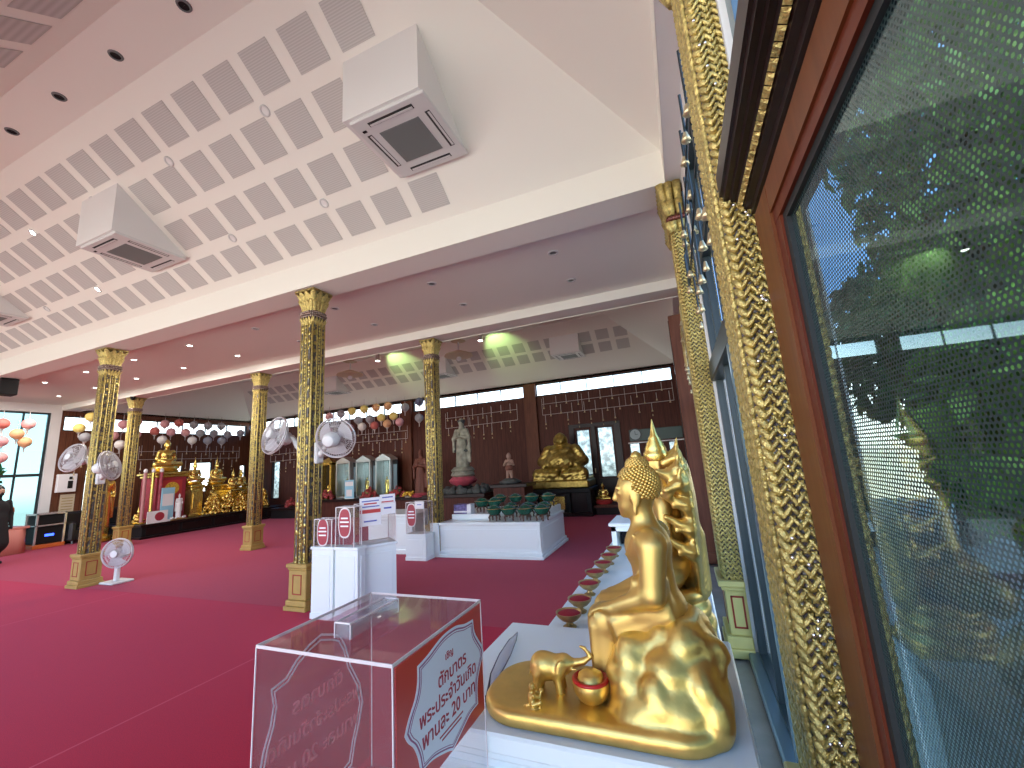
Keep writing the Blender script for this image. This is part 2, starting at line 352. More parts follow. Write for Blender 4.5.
def sculpt(prims, lo, hi, h, disp=None):
    # prims: (fn, k) smooth union; ('-', fn, k) smooth subtraction
    lo = np.array(lo, float); hi = np.array(hi, float)
    n = np.maximum(4, np.ceil((hi-lo)/h).astype(int)+1)
    ax = [lo[i]+h*np.arange(n[i]) for i in range(3)]
    G = np.stack(np.meshgrid(*ax, indexing='ij'), -1).reshape(-1, 3)
    V = np.full(len(G), 1e3)
    for p in prims:
        if p[0] == '-':
            d = p[1](G); k = p[2]; V = -smin(-V, d, k)
        else:
            d = p[0](G); V = smin(V, d, p[1]) if p[1] > 0 else np.minimum(V, d)
    if disp is not None:
        m = np.abs(V) < .05; V[m] += disp(G[m])
    V = V.reshape(n)
    V[0] = V[-1] = 1e3; V[:, 0] = V[:, -1] = 1e3; V[:, :, 0] = V[:, :, -1] = 1e3
    V = np.clip(V, -.2, .2)
    ins = V < 0
    cn = n-1; S = np.zeros((*cn, 3)); Ct = np.zeros(cn)
    for a in range(3):
        u, w = (a+1) % 3, (a+2) % 3
        for du in (0, 1):
            for dw in (0, 1):
                sl0 = [None]*3; sl0[a] = slice(0, cn[a]); sl0[u] = slice(du, du+cn[u]); sl0[w] = slice(dw, dw+cn[w])
                sl1 = list(sl0); sl1[a] = slice(1, cn[a]+1)
                A = V[tuple(sl0)]; B = V[tuple(sl1)]; cr = (A < 0) != (B < 0)
                t = np.where(cr, A/np.where(cr, A-B, 1), 0)
                S[..., a] += np.where(cr, t, 0); S[..., u] += cr*du; S[..., w] += cr*dw; Ct += cr
    act = Ct > 0; idx = -np.ones(cn, int); idx[act] = np.arange(act.sum())
    I = np.argwhere(act); Pv = lo+h*(I+S[act]/Ct[act][:, None])
    F = []
    for a in range(3):
        u, w = (a+1) % 3, (a+2) % 3
        sl0 = [None]*3; sl0[a] = slice(0, cn[a]); sl0[u] = slice(1, cn[u]); sl0[w] = slice(1, cn[w]); sl1 = list(sl0); sl1[a] = slice(1, cn[a]+1)
        A = ins[tuple(sl0)]; B = ins[tuple(sl1)]; cr = np.argwhere(A != B)
        if not len(cr): continue
        sgn = A[tuple(cr.T)]
        base = cr.copy(); base[:, u] += 1; base[:, w] += 1
        def ci(ou, ow):
            q = base.copy(); q[:, u] += ou; q[:, w] += ow; return idx[tuple(q.T)]
        q = np.stack([ci(-1, -1), ci(0, -1), ci(0, 0), ci(-1, 0)], 1)
        F.append(np.where(sgn[:, None], q, q[:, ::-1]))
    F = np.concatenate(F); F = F[(F >= 0).all(1)]
    return Pv, F
def sculpt_mesh(name, mat, prims, lo, hi, h, disp=None, relax=1):
    P, F = sculpt(prims, lo, hi, h, disp)
    for _ in range(relax):
        acc = np.zeros_like(P); cnt = np.zeros(len(P))
        for i in range(4):
            a, b = F[:, i], F[:, (i+1) % 4]
            np.add.at(acc, a, P[b]); np.add.at(cnt, a, 1); np.add.at(acc, b, P[a]); np.add.at(cnt, b, 1)
        P = P*.5+.5*acc/np.maximum(cnt, 1)[:, None]
    me = bpy.data.meshes.new(name)
    nv, nf = len(P), len(F)
    me.vertices.add(nv); me.vertices.foreach_set('co', P.astype(np.float32).ravel())
    me.loops.add(nf*4); me.loops.foreach_set('vertex_index', F.astype(np.int32).ravel())
    me.polygons.add(nf); me.polygons.foreach_set('loop_start', np.arange(0, nf*4, 4, dtype=np.int32))
    me.polygons.foreach_set('use_smooth', np.ones(nf, bool))
    me.materials.append(M[mat]); me.update(); me.validate(); return me
def text_mesh(name, body, size, mat, Mx, extrude=.0004, align='CENTER'):
    cu = bpy.data.curves.new('txt', 'FONT'); cu.body = body; cu.size = size; cu.align_x = align; cu.align_y = 'CENTER'; cu.extrude = extrude; cu.resolution_u = 3; cu.offset = size*.012
    t = bpy.data.objects.new('txt', cu); COL.objects.link(t); bpy.context.view_layer.update()
    me = bpy.data.meshes.new_from_object(t.evaluated_get(bpy.context.evaluated_depsgraph_get()))
    bpy.data.objects.remove(t); bpy.data.curves.remove(cu)
    me.name = name; me.transform(Mx); me.materials.clear(); me.materials.append(M[mat]); return me
# ------------------------------------------------------------------ camera, world
cam = bpy.data.cameras.new('camera'); cam.sensor_width = 36; cam.lens = 409.7/1024*36; cam.clip_start = .02; cam.clip_end = 200
co = bpy.data.objects.new('camera', cam); COL.objects.link(co); SC.camera = co
_yaw, _pit, _rol = .377178, .18503, -.065943
_F = Vector((-math.sin(_yaw)*math.cos(_pit), math.cos(_yaw)*math.cos(_pit), math.sin(_pit)))
_r0 = Vector((math.cos(_yaw), math.sin(_yaw), 0)); _u0 = _r0.cross(_F)
_r = _r0*math.cos(_rol)+_u0*math.sin(_rol); _u = -_r0*math.sin(_rol)+_u0*math.cos(_rol)
co.matrix_world = Matrix(((_r.x, _u.x, -_F.x, 0), (_r.y, _u.y, -_F.y, 0), (_r.z, _u.z, -_F.z, 1.5), (0, 0, 0, 1)))
SC.view_settings.view_transform = 'Standard'; SC.view_settings.look = 'None'; SC.view_settings.gamma = 1; SC.view_settings.exposure = 1.27
SC.view_settings.use_curve_mapping = False
SC.cycles.use_denoising = True; SC.cycles.max_bounces = 9; SC.cycles.diffuse_bounces = 7; SC.cycles.glossy_bounces = 4
SC.cycles.transmission_bounces = 4; SC.cycles.transparent_max_bounces = 16; SC.cycles.caustics_reflective = False; SC.cycles.caustics_refractive = False
SC.cycles.sample_clamp_indirect = 6.0
W = bpy.data.worlds.new('sky'); SC.world = W; W.use_nodes = True
nt = W.node_tree; nt.nodes.clear()
wo = nt.nodes.new('ShaderNodeOutputWorld'); bg = nt.nodes.new('ShaderNodeBackground'); tc = nt.nodes.new('ShaderNodeTexCoord'); sp = nt.nodes.new('ShaderNodeSeparateXYZ')
L(nt, tc.outputs['Generated'], sp.inputs[0])
zz = math_node(nt, 'MULTIPLY_ADD', sp.outputs['Z'], .5, .5)
L(nt, ramp(nt, zz, [(0, (.64, .62, .57)), (.485, (.74, .72, .67)), (.50, (1.35, 1.33, 1.30)), (.57, (1.1, 1.2, 1.3)), (.62, (.14, .35, .80)), (1, (.24, .36, .58))]), bg.inputs[0])
bg.inputs[1].default_value = 1.9
L(nt, bg.outputs[0], wo.inputs[0])
# ------------------------------------------------------------------ floor, carpets
XR, XL, YB, YF = .30, -17.0, 12.10, -2.4
struct(MB().box(XL-.2, XR+.12, YF, YB+.15, -.12, -.012).build('floor', 'marble'))
tag(MB().box(XL+.05, -.02, YF+.2, 3.73, -.012, .004).build('carpet', 'carpet'), 'bright red carpet with a pale seam covering the near half of the floor', 'carpet')
tag(MB().box(XL+.05, -.02, 3.735, YB-.06, -.012, .002).build('carpet', 'carpet2'), 'duller crimson carpet covering the far half of the floor beyond the columns', 'carpet')
# ------------------------------------------------------------------ ceilings
def vault(name, y0, y1, z0, z1, s, run, xr, xl):
    # rectangular tray: vertical fascia z0..z1, four slopes, flat strip
    zr = z1+s*run
    b = MB()
    o = [(xl, y0), (xr, y0), (xr, y1), (xl, y1)]; i = [(xl+run, y0+run), (xr-run, y0+run), (xr-run, y1-run), (xl+run, y1-run)]
    for k in range(4):
        a, c = o[k], o[(k+1) % 4]; d, e = i[(k+1) % 4], i[k]
        b.quad((*a, z0), (*c, z0), (*c, z1), (*a, z1)); b.quad((*a, z1), (*c, z1), (*d, zr), (*e, zr))
    b.quad(*[(*p, zr) for p in i])
    return struct(b.build(name, 'ceil', fix=False))
vault('ceiling', -.312, 3.602, 3.85, 4.18, .75, 1.73, .168, XL)
vault('ceiling', 6.598, YB, 3.84, 3.90, .75, 1.62, .168, XL)
for y0, y1 in ((3.98, 6.22), (YF, -.70)):
    struct(MB().box(XL-.2, XR+.12, y0, y1, 4.0, 4.12).build('ceiling', 'ceil'))
for k, (y0, y1) in enumerate(((3.606, 3.98), (6.22, 6.594), (-.70, -.316))):
    struct(MB().box(XL-.2, XR+.12, y0, y1, 3.85, 4.19).build('ceiling_beam', 'ceil'))
struct(MB().box(.17, XR+.12, -.31, 3.6, 3.85, 4.2).box(.17, XR+.12, 6.6, YB, 3.84, 4.1).build('trim_1', 'white'))
struct(MB().box(XL-.2, XR+.12, -.31, 3.6, 5.6, 5.7).box(XL-.2, XR+.12, 6.6, YB+.15, 5.3, 5.4).box(XR+.1, XR+.14, YF, YB, 4.1, 5.7).build('roof_light_block', 'slate'))  # unseen boxes added above the vaults to keep sky light from leaking in
# perforated acoustic panels set on the slopes
def panels(rows, x_first, pitch, w, xend, y0, z1, s, sgn):
    b = MB(); n = math.hypot(1, s)
    x = x_first
    while x > xend:
        for a, c in rows:
            pts = []
            for d in (a, c):
                yy = y0-sgn*d/n; z = z1+s*d/n
                pts.append((yy, z))
            (ya, za), (yc, zc) = pts; t = .004; ny, nz = -sgn*s/n*t, -1/n*t
            lo = [(x-w, ya+ny, za+nz), (x, ya+ny, za+nz), (x, yc+ny, zc+nz), (x-w, yc+ny, zc+nz)]
            hi = [(p[0], p[1]-ny*.6, p[2]-nz*.6) for p in lo]
            b.add(lo+hi, [(0, 1, 2, 3), (0, 1, 5, 4), (1, 2, 6, 5), (2, 3, 7, 6), (3, 0, 4, 7)])
        x -= pitch
    return struct(b.build('ceiling_panels', 'panel', fix=False))
R4 = [(.13, .465), (.62, .965), (1.11, 1.465), (1.60, 1.945)]
panels(R4, -1.96, .497, .355, -15.2, 3.60, 4.18, .75, 1)
panels(R4, -1.96, .497, .355, -15.2, -.31, 4.18, .75, -1)
panels([(.80, 1.14), (1.24, 1.58)], -.95, .49, .34, -15.4, YB, 3.90, .75, 1)
# ceiling downlights
def downlight(x, y, z, label, lit=False, r=.06, tilt=0, group='recessed ceiling lights', lens='acgrille'):
    t = thing('ceiling_downlight', label, 'light', (x, y, z), 0, group); t.rotation_euler = (tilt, 0, 0)
    MB().lathe([(r*.72, -.002), (r*.72, -.010), (r*1.05, -.010), (r*1.1, 0), (r*.72, -.002)], 20, cap=False).build('trim_ring', 'acwhite', t, True)
    MB().lathe([(r*.74, -.003), (r*.5, -.001), (.001, -.001)], 20, cap=False).build('lens', 'lamp' if lit else lens, t, True)
    if lit and not tilt:
        l = bpy.data.lights.new('downlight_lamp', 'AREA'); l.shape = 'DISK'; l.size = .10; l.energy = 9; l.color = (1, .93, .84)
        lo = bpy.data.objects.new('downlight_lamp', l); COL.objects.link(lo); lo.location = (x, y, z-.02)
    return t
for k in range(6):
    t = thing('ceiling_downlight', '%s dark downlight from the right in the line along the ridge of the near ceiling' % ORD[k], 'light', (-3.42-1.012*k, 1.655, 5.4775), 0, 'downlights along the ceiling ridge')
    MB().lathe([(.040, -.002), (.040, -.012), (.052, -.012), (.058, 0)], 20, cap=False).build('trim_ring', 'acgrille', t, True)
    MB().lathe([(.041, -.004), (.03, -.002), (.001, -.002)], 20, cap=False).build('lens', 'black', t, True)
nm = ['nearer', 'farther']
for j, y in enumerate((4.6, 5.5)):
    for k in range(9):
        x = -1.16-1.765*k
        downlight(x, y, 4.0, '%s small round light from the right, %s row, flat ceiling between columns' % (ORD[k], nm[j]), lit=(k >= 4))
ang = math.atan(.75)
for j, (y, z) in enumerate(((2.40, 5.08), (3.15, 4.5175))):
    for k in range(5):
        x = -3.40-1.54*k; lit = k >= 2
        t = downlight(x, y, z, '%s round plate from the right, %s line on the near sloped ceiling' % (ORD[k], 'upper' if j == 0 else 'lower'), lit=(k == 2 and j == 1 or k == 3), r=.05, lens='white', tilt=-ang, group='round plates between the ceiling panels')
# ------------------------------------------------------------------ ceiling cassettes
def cassette(name, x, w, yf, yb, zb, label, s, z1, y0):
    t = thing(name, label, 'air conditioner', (x, yf, zb))
    d = yb-yf; zs = lambda y: z1+s*(y0-(yf+y))-zb      # slope height above zb
    yb2 = d
    hw = w/2; b = MB()
    pr = [(-.02, .035), (-.02, zs(-.02)+.02), (yb2+.02, max(.05, zs(yb2+.02)+.02)), (yb2+.02, .035)]
    b.prism(pr, -hw-.055, hw-.03, 'X'); b.build('housing', 'white', t)
    f = MB(); f.box(-hw, hw, 0, d, 0, .034, .008); f.build('fascia_plate', 'acwhite', t)
    i = w*.24
    MB().box(-w*.27, w*.27, d*.24, d*.76, -.006, .002).build('intake_grille', 'acgrille', t)
    for (x0, x1, y0_, y1_) in ((-w*.30, w*.30, d*.07, d*.13), (-w*.30, w*.30, d*.87, d*.93), (-hw+w*.07, -hw+w*.13, d*.22, d*.78), (hw-w*.13, hw-w*.07, d*.22, d*.78)):
        fl = MB(); fl.box(x0, x1, y0_, y1_, -.003, .001); fl.build('air_slot', 'slot', t)
        if x1-x0 > y1_-y0_: MB().box(x0+.01, x1-.01, y0_+(y1_-y0_)*.45, y1_-.004, -.006, 0).build('air_flap', 'acwhite', t)
        else: MB().box(x0+(x1-x0)*.45, x1-.004, y0_+.01, y1_-.01, -.006, 0).build('air_flap', 'acwhite', t)
    MB().box(-hw+.05, -hw+.09, d*.14, d*.17, -.004, 0).build('sensor', 'black', t)
    return t
cassette('ceiling_cassette', -1.925, .76, 2.385, 3.15, 4.45, 'large white ceiling air conditioner in a wedge housing, nearest one at top', .75, 4.18, 3.6)
cassette('ceiling_cassette', -6.24, .76, 2.385, 3.15, 4.45, 'white ceiling air conditioner in a wedge housing above the left gilded column', .75, 4.18, 3.6)
cassette('ceiling_cassette', -10.55, .76, 2.385, 3.15, 4.45, 'white ceiling air conditioner cut by the left edge of the photo', .75, 4.18, 3.6)
for x, lb in ((-2.62, 'farther white ceiling air conditioner above the gold seated figure by the back wall'), (-6.85, 'farther white ceiling air conditioner beside the top of the column behind the display table'), (-11.3, 'farther white ceiling air conditioner right of the gilded column with wall fans')):
    cassette('ceiling_cassette', x, .80, 10.85, 11.55, 4.32, lb, .75, 3.90, YB)
# ------------------------------------------------------------------ walls with openings
def holed(name, mat, axis, c0, c1, u0, u1, z0, z1, holes):
    us = sorted({u0, u1, *[h[0] for h in holes], *[h[1] for h in holes]}); zs = sorted({z0, z1, *[h[2] for h in holes], *[h[3] for h in holes]})
    b = MB()
    for i in range(len(us)-1):
        for j in range(len(zs)-1):
            um, zm = (us[i]+us[i+1])/2, (zs[j]+zs[j+1])/2
            if any(h[0] < um < h[1] and h[2] < zm < h[3] for h in holes): continue
            if axis == 'Y': b.box(us[i], us[i+1], c0, c1, zs[j], zs[j+1])
            else: b.box(c0, c1, us[i], us[i+1], zs[j], zs[j+1])
    return struct(b.build(name, mat, fix=False))
WN = [0]
def window(axis, c, u0, u1, z0, z1, nmull=0, fmat='steel', gmat='glass', fr=.04, extra_z=()):
    WN[0] += 1
    b = MB(); g = MB()
    def bx(bb, a, d, e, f, th): bb.box(a, d, c-th, c+th, e, f) if axis == 'Y' else bb.box(c-th, c+th, a, d, e, f)
    bx(b, u0, u1, z0, z0+fr, .03); bx(b, u0, u1, z1-fr, z1, .03); bx(b, u0, u0+fr, z0+fr, z1-fr, .029); bx(b, u1-fr, u1, z0+fr, z1-fr, .029)
    for k in range(1, nmull+1):
        m = u0+(u1-u0)*k/(nmull+1); bx(b, m-fr*.35, m+fr*.35, z0+fr, z1-fr, .026)
    for z in extra_z: bx(b, u0+.001, u1-.001, z-fr*.8, z+fr*.8, .034)
    o = struct(b.build('window_%d' % WN[0], fmat))
    bx(g, u0+.005, u1-.005, z0+.005, z1-.005, .004)
    g.build('pane', gmat, o, fix=False)
    return o
# back wall
P = [-4.2, -8.86, -13.4]
bh = []
cl = [(-4.02, .02), (-8.62, -4.38), (-13.2, -9.1), (-16.95, -13.6)]
for a, c in cl: bh.append((a, c, 3.42, 3.82))
tall = [(-2.86, -2.44, .95, 2.28), (-2.23, -1.77, .86, 2.31), (-1.36, -1.06, 1.15, 1.78), (-.32, -.06, 1.15, 1.76), (-15.6, -15.14, .62, 2.1)]
bh += tall
holed('wall_back', 'darkwood', 'Y', YB, YB+.15, XL-.15, XR+.12, -.02, 4.1, bh)
for a, c in cl: window('Y', YB+.05, a, c, 3.42, 3.82, max(1, round((c-a)/.82)-1), 'steel', 'glass', .035)
for a, c, d, e in tall: window('Y', YB+.05, a, c, d, e, 0, 'cornice', 'frost', .03)
for k, x in enumerate(P):
    struct(MB().box(x-.20, x+.20, YB-.10, YB+.02, 0, 3.84).box(x-.23, x+.23, YB-.12, YB+.02, 0, .12).build('trim_%d' % (k+2), 'pilwood'))
dd = struct(MB().box(-3.05, -2.90, YB-.05, YB, .0, 2.44).box(-2.40, -2.27, YB-.05, YB, 0, 2.44).box(-1.73, -1.55, YB-.05, YB, 0, 2.44).box(-3.05, -1.55, YB-.055, YB-.005, 2.33, 2.44).box(-3.05, -1.55, YB-.045, YB-.005, 0, .84).build('door_2', 'cornice'))
MB().box(-2.38, -2.35, YB-.09, YB-.05, 1.0, 1.14, .008).build('door_handle', 'bell', dd)
# left wall
lh = [(6.30, 11.95, 3.25, 3.70), (6.93, 7.24, .50, 2.08), (9.85, 10.65, 1.10, 2.22), (11.75, 12.0, .6, 2.06), (9.35, 9.62, 1.1, 2.2)]
holed('wall_left', 'midwood', 'X', XL-.15, XL, 6.22, YB+.15, -.02, 4.1, lh)
for k, (a, c, d, e) in enumerate(lh): window('X', XL-.06, a, c, d, e, 6 if k == 0 else 0, 'steel', 'glass', .035)
struct(MB().box(XL-.15, XL+.02, 6.02, 6.24, 0, 4.1).box(XL-.15, XL+.02, YF, 6.02, 3.76, 4.1).build('wall_left', 'white'))
for j in range(6):
    y1 = 6.02-1.0*j*1.6; window('X', XL-.06, y1-1.6, y1, .0, 3.76, 2, 'steel', 'cyan', .05, (1.98,))
# right wall : bays between engaged columns
struct(MB().box(XR, XR+.12, 1.31, 1.66, 0, 3.62).box(XR, XR+.12, 3.62, 3.98, 0, 4.1).box(XR, XR+.12, YF, 3.62, 3.62, 3.86).box(XR, XR+.12, 3.98, 6.25, 3.62, 4.1).build('wall_right', 'white'))
struct(MB().box(XR, XR+.12, 6.25, YB+.1, 0, 4.1).build('wall_right', 'midwood'))
for (a, c) in ((1.66, 3.62), (3.98, 6.25)):
    w = window('X', XR+.05, a, c, .0, 2.16, 2, 'steel', 'teal', .06)
    MB().box(XR-.012, XR+.09, a, c, 2.02, 2.17, .01).build('transom', 'steel', w)
    MB().box(XR-.02, XR+.03, a+.0, a+.07, .02, 2.02, .008).box(XR-.02, XR+.03, a+.62, a+.67, .02, 2.02, .008).build('sliding_stile', 'steel2', w)
    MB().box(XR-.05, XR+.10, a, c, .0, .05, .01).build('sill', 'steel2', w)
    window('X', XR+.05, a, c, 2.17, 3.62, 3, 'steel', 'glass', .045, (2.9,))
window('X', XR+.05, YF, 1.31, 2.62, 3.62, 5, 'steel2', 'glass', .06)
struct(MB().box(XR, XR+.12, YF, 1.31, 2.165, 2.62).box(XR, XR+.12, YF, -.62, 2.1, 2.165).build('wall_right', 'white'))
# dark wooden corner pilaster
pl = struct(MB().box(.06, XR, 6.28, 6.62, 0, 3.46, .01).box(.03, XR, 6.25, 6.65, 0, .14, .01).build('trim_9', 'pilwood'))
MB().box(.052, .07, 6.33, 6.57, .3, 2.5, .004).box(.052, .07, 6.33, 6.57, 2.6, 3.4, .004).build('panel', 'cornice', pl)
# door panel with perforated film
dz = .02; yN, yFar = -.62, 1.31
dr = struct(MB().box(XR-.012, XR+.06, yFar-.155, yFar, 0, 2.165).box(XR-.012, XR+.06, yN, yN+.15, 0, 2.165).box(XR-.011, XR+.06, yN+.15, yFar-.155, 2.085, 2.165).box(XR-.011, XR+.06, yN+.15, yFar-.155, 0, .14).build('door_1', 'doorwood'))
MB().box(XR-.004, XR+.05, yFar-.20, yFar-.153, .17, 2.05).box(XR-.004, XR+.05, yN+.15, yN+.2, .17, 2.05).box(XR-.005, XR+.05, yN+.15, yFar-.153, 2.05, 2.088).box(XR-.005, XR+.05, yN+.15, yFar-.153, .12, .17).build('inner_frame', 'doorwood2', dr)
MB().box(XR+.002, XR+.04, yFar-.226, yFar-.195, .2, 2.03).box(XR+.002, XR+.04, yN+.195, yN+.226, .2, 2.03).box(XR+.003, XR+.04, yN+.2, yFar-.2, 2.03, 2.06).box(XR+.002, XR+.04, yN+.2, yFar-.2, .16, .2).build('gasket', 'gasket', dr)
MB().box(XR+.012, XR+.018, yN+.21, yFar-.21, .17, 2.05).build('glass_panel', 'film', dr, fix=False)
# stepped dark cornice over the door with a gilded strip
cr = thing('door_cornice', 'dark stepped wooden cornice with a gilt strip above the glass door', 'cornice', (XR-.001, yFar+.03, 2.18))
prof = [(0, .0), (-.012, .004), (-.014, .020), (-.030, .026), (-.032, .038)]
prof2 = [(-.047, .044), (-.049, .058), (-.062, .060), (-.064, .072), (-.078, .074), (-.080, .088), (-.088, .090), (-.088, .16), (0, .16)]
q = MB(); full = prof+prof2
n = len(full); vs = [(a, 0, b) for a, b in full]+[(a, -2.0, b) for a, b in full]
q.add(vs, [tuple(range(n)), tuple(range(n, 2*n))[::-1]]+[(i, (i+1) % n, n+(i+1) % n, n+i) for i in range(n)]); q.build('moulding', 'cornice', cr)
q = MB()
for k in range(60):
    y = -.004-k*.033; x0, x1 = -.033, -.047
    q.add([(x0, y, .036), (x0, y-.030, .036), (x1, y-.030, .043), (x1, y, .043), (x0-.003, y-.005, .031), (x0-.003, y-.025, .031), (x1+.003, y-.025, .037), (x1+.003, y-.005, .037)], [(0, 1, 5, 4), (1, 2, 6, 5), (2, 3, 7, 6), (3, 0, 4, 7), (4, 5, 6, 7)])
q.build('gilt_strip', 'goldcarve', cr)
# ------------------------------------------------------------------ gilded columns
def redent(h, c=.30, n=2):
    # square of half-size h with stepped corners
    st = h*c/n; q = []
    for k in range(n):
        q += [(h-st*k, h-st*n+st*(k)), (h-st*(k+1), h-st*n+st*k)] if False else []
    pts = [(h, -h+st*n), (h, h-st*n)]
    for k in range(1, n+1): pts += [(h-st*k, h-st*(n-k+1)), (h-st*k, h-st*(n-k))]
    out = []
    for r in range(4):
        a = r*PI/2
        for x, y in pts: out.append((x*math.cos(a)-y*math.sin(a), x*math.sin(a)+y*math.cos(a)))
    return out
def superell(h, seg=48, p=5.0):
    def f(a): return h/((abs(math.cos(a))**p+abs(math.sin(a))**p)**(1/p))
    return f
def petal_ring(b, z0, z1, r0, r1, npet=20, seg=160, sharp=.10, droop=.015, p=5.0, nz=8):
    vs = []; fs = []
    for i in range(nz+1):
        t = i/nz; r = r0+(r1-r0)*t**1.7
        for k in range(seg):
            a = 2*PI*k/seg; ph = abs(math.sin(npet*a/2)); f = superell(1, p=p)(a)
            q = r*f*(1-sharp*(1-ph**.6)*(.4+.6*t))
            z = z0+(z1-z0)*t-droop*(1-ph)*t*2
            vs.append((q*math.cos(a), q*math.sin(a), z))
    for i in range(nz):
        for k in range(seg):
            k2 = (k+1) % seg; fs.append((i*seg+k, i*seg+k2, (i+1)*seg+k2, (i+1)*seg+k))
    fs.append(tuple(range(seg))[::-1]); fs.append(tuple(nz*seg+k for k in range(seg)))
    b.add(vs, fs)
def column_parts(root, H, h=.108, full=True):
    ped = MB()
    for hh, z0, z1 in ((.170, 0, .05), (.155, .05, .11), (.135, .11, .43), (.146, .43, .455), (.160, .455, .50)): ped.box(-hh, hh, -hh, hh, z0, z1, .008)
    pe = ped.build('pedestal', 'ochre', root)
    rl = MB(); w = .135+.004
    for r in range(4):
        m = MB()
        for x0, x1, z0, z1 in ((-.07, .07, .37, .382), (-.07, .07, .168, .18), (-.07, -.058, .168, .382), (.058, .07, .168, .382)): m.box(x0, x1, -w, -w+.006, z0, z1)
        rl.merge(m.xf(Matrix.Rotation(r*PI/2, 4, 'Z')))
    rl.build('red_border', 'redline', pe)
    zc = H-.34
    sh = MB(); sh.prism(redent(h), .50, zc-.06); sh.build('shaft', 'mosaic', root)
    rb = MB()
    for r in range(4):
        m = MB()
        for x in (-h*.30, h*.30): m.cyl((x, -h-.002, .5), (x, -h-.002, zc-.07), .010, seg=6)
        for x in (-.86*h, .86*h): m.cyl((x, -h*.86, .5), (x, -h*.86, zc-.07), .013, seg=6)
        # beads down the middle of the face
        k = 0; z = .53
        while z < zc-.1:
            m.ell((0, -h-.003, z), (.013, .008, .018), 6, 4); z += .042
        rb.merge(m.xf(Matrix.Rotation(r*PI/2, 4, 'Z')))
    rb.build('rib', 'goldcarve', root, True)
    nk = MB(); petal_ring(nk, zc-.13, zc-.03, h*1.04, h*1.30, 20, sharp=.2, droop=.03); nk.build('collar', 'goldcarve', root, True)
    rg = MB()
    for z, r in ((zc-.018, 1.10), (zc+.012, 1.16), (zc+.042, 1.10)):
        n = 40
        for k in range(n):
            a = 2*PI*k/n; q = superell(h*r, p=4)(a); rg.ell((q*math.cos(a), q*math.sin(a), z), (.017, .017, .015), 6, 4)
    rg.prism([(superell(h*1.05, p=4)(2*PI*k/32)*math.cos(2*PI*k/32), superell(h*1.05, p=4)(2*PI*k/32)*math.sin(2*PI*k/32)) for k in range(32)], zc-.04, zc+.065)
    rg.build('bead_band', 'beadmix', root, True)
    cp = MB(); petal_ring(cp, zc+.05, zc+.20, h*1.06, h*1.45, 16, sharp=.2, droop=.02); petal_ring(cp, zc+.14, H-.03, h*1.18, h*1.68, 12, sharp=.24, droop=.028); cp.build('capital', 'goldcarve', root, True)
    MB().box(-h*1.5, h*1.5, -h*1.5, h*1.5, H-.03, H, .006).build('abacus', 'golddull', root)
c0 = thing('gilded_column', 'tall gilded column with two wall fans, behind the white donation cabinets', 'column', (-4.24, 3.80, 0), 0, 'gilded columns')
column_parts(c0, 3.85)
dup(c0, (-8.98, 3.82, 0), 'gilded column with a white pedestal fan at its foot, left of the photo')
dup(c0, (-13.62, 3.80, 0), 'gilded column cut off by the left edge of the photo, below the black speaker')
dup(c0, (-4.17, 6.46, 0), 'gilded column behind the white display table with green bowls')
dup(c0, (-8.80, 6.46, 0), 'gilded column standing free right of the gold altar figures')
dup(c0, (-13.62, 6.42, 0), 'gilded column at the left end of the dark altar platform')
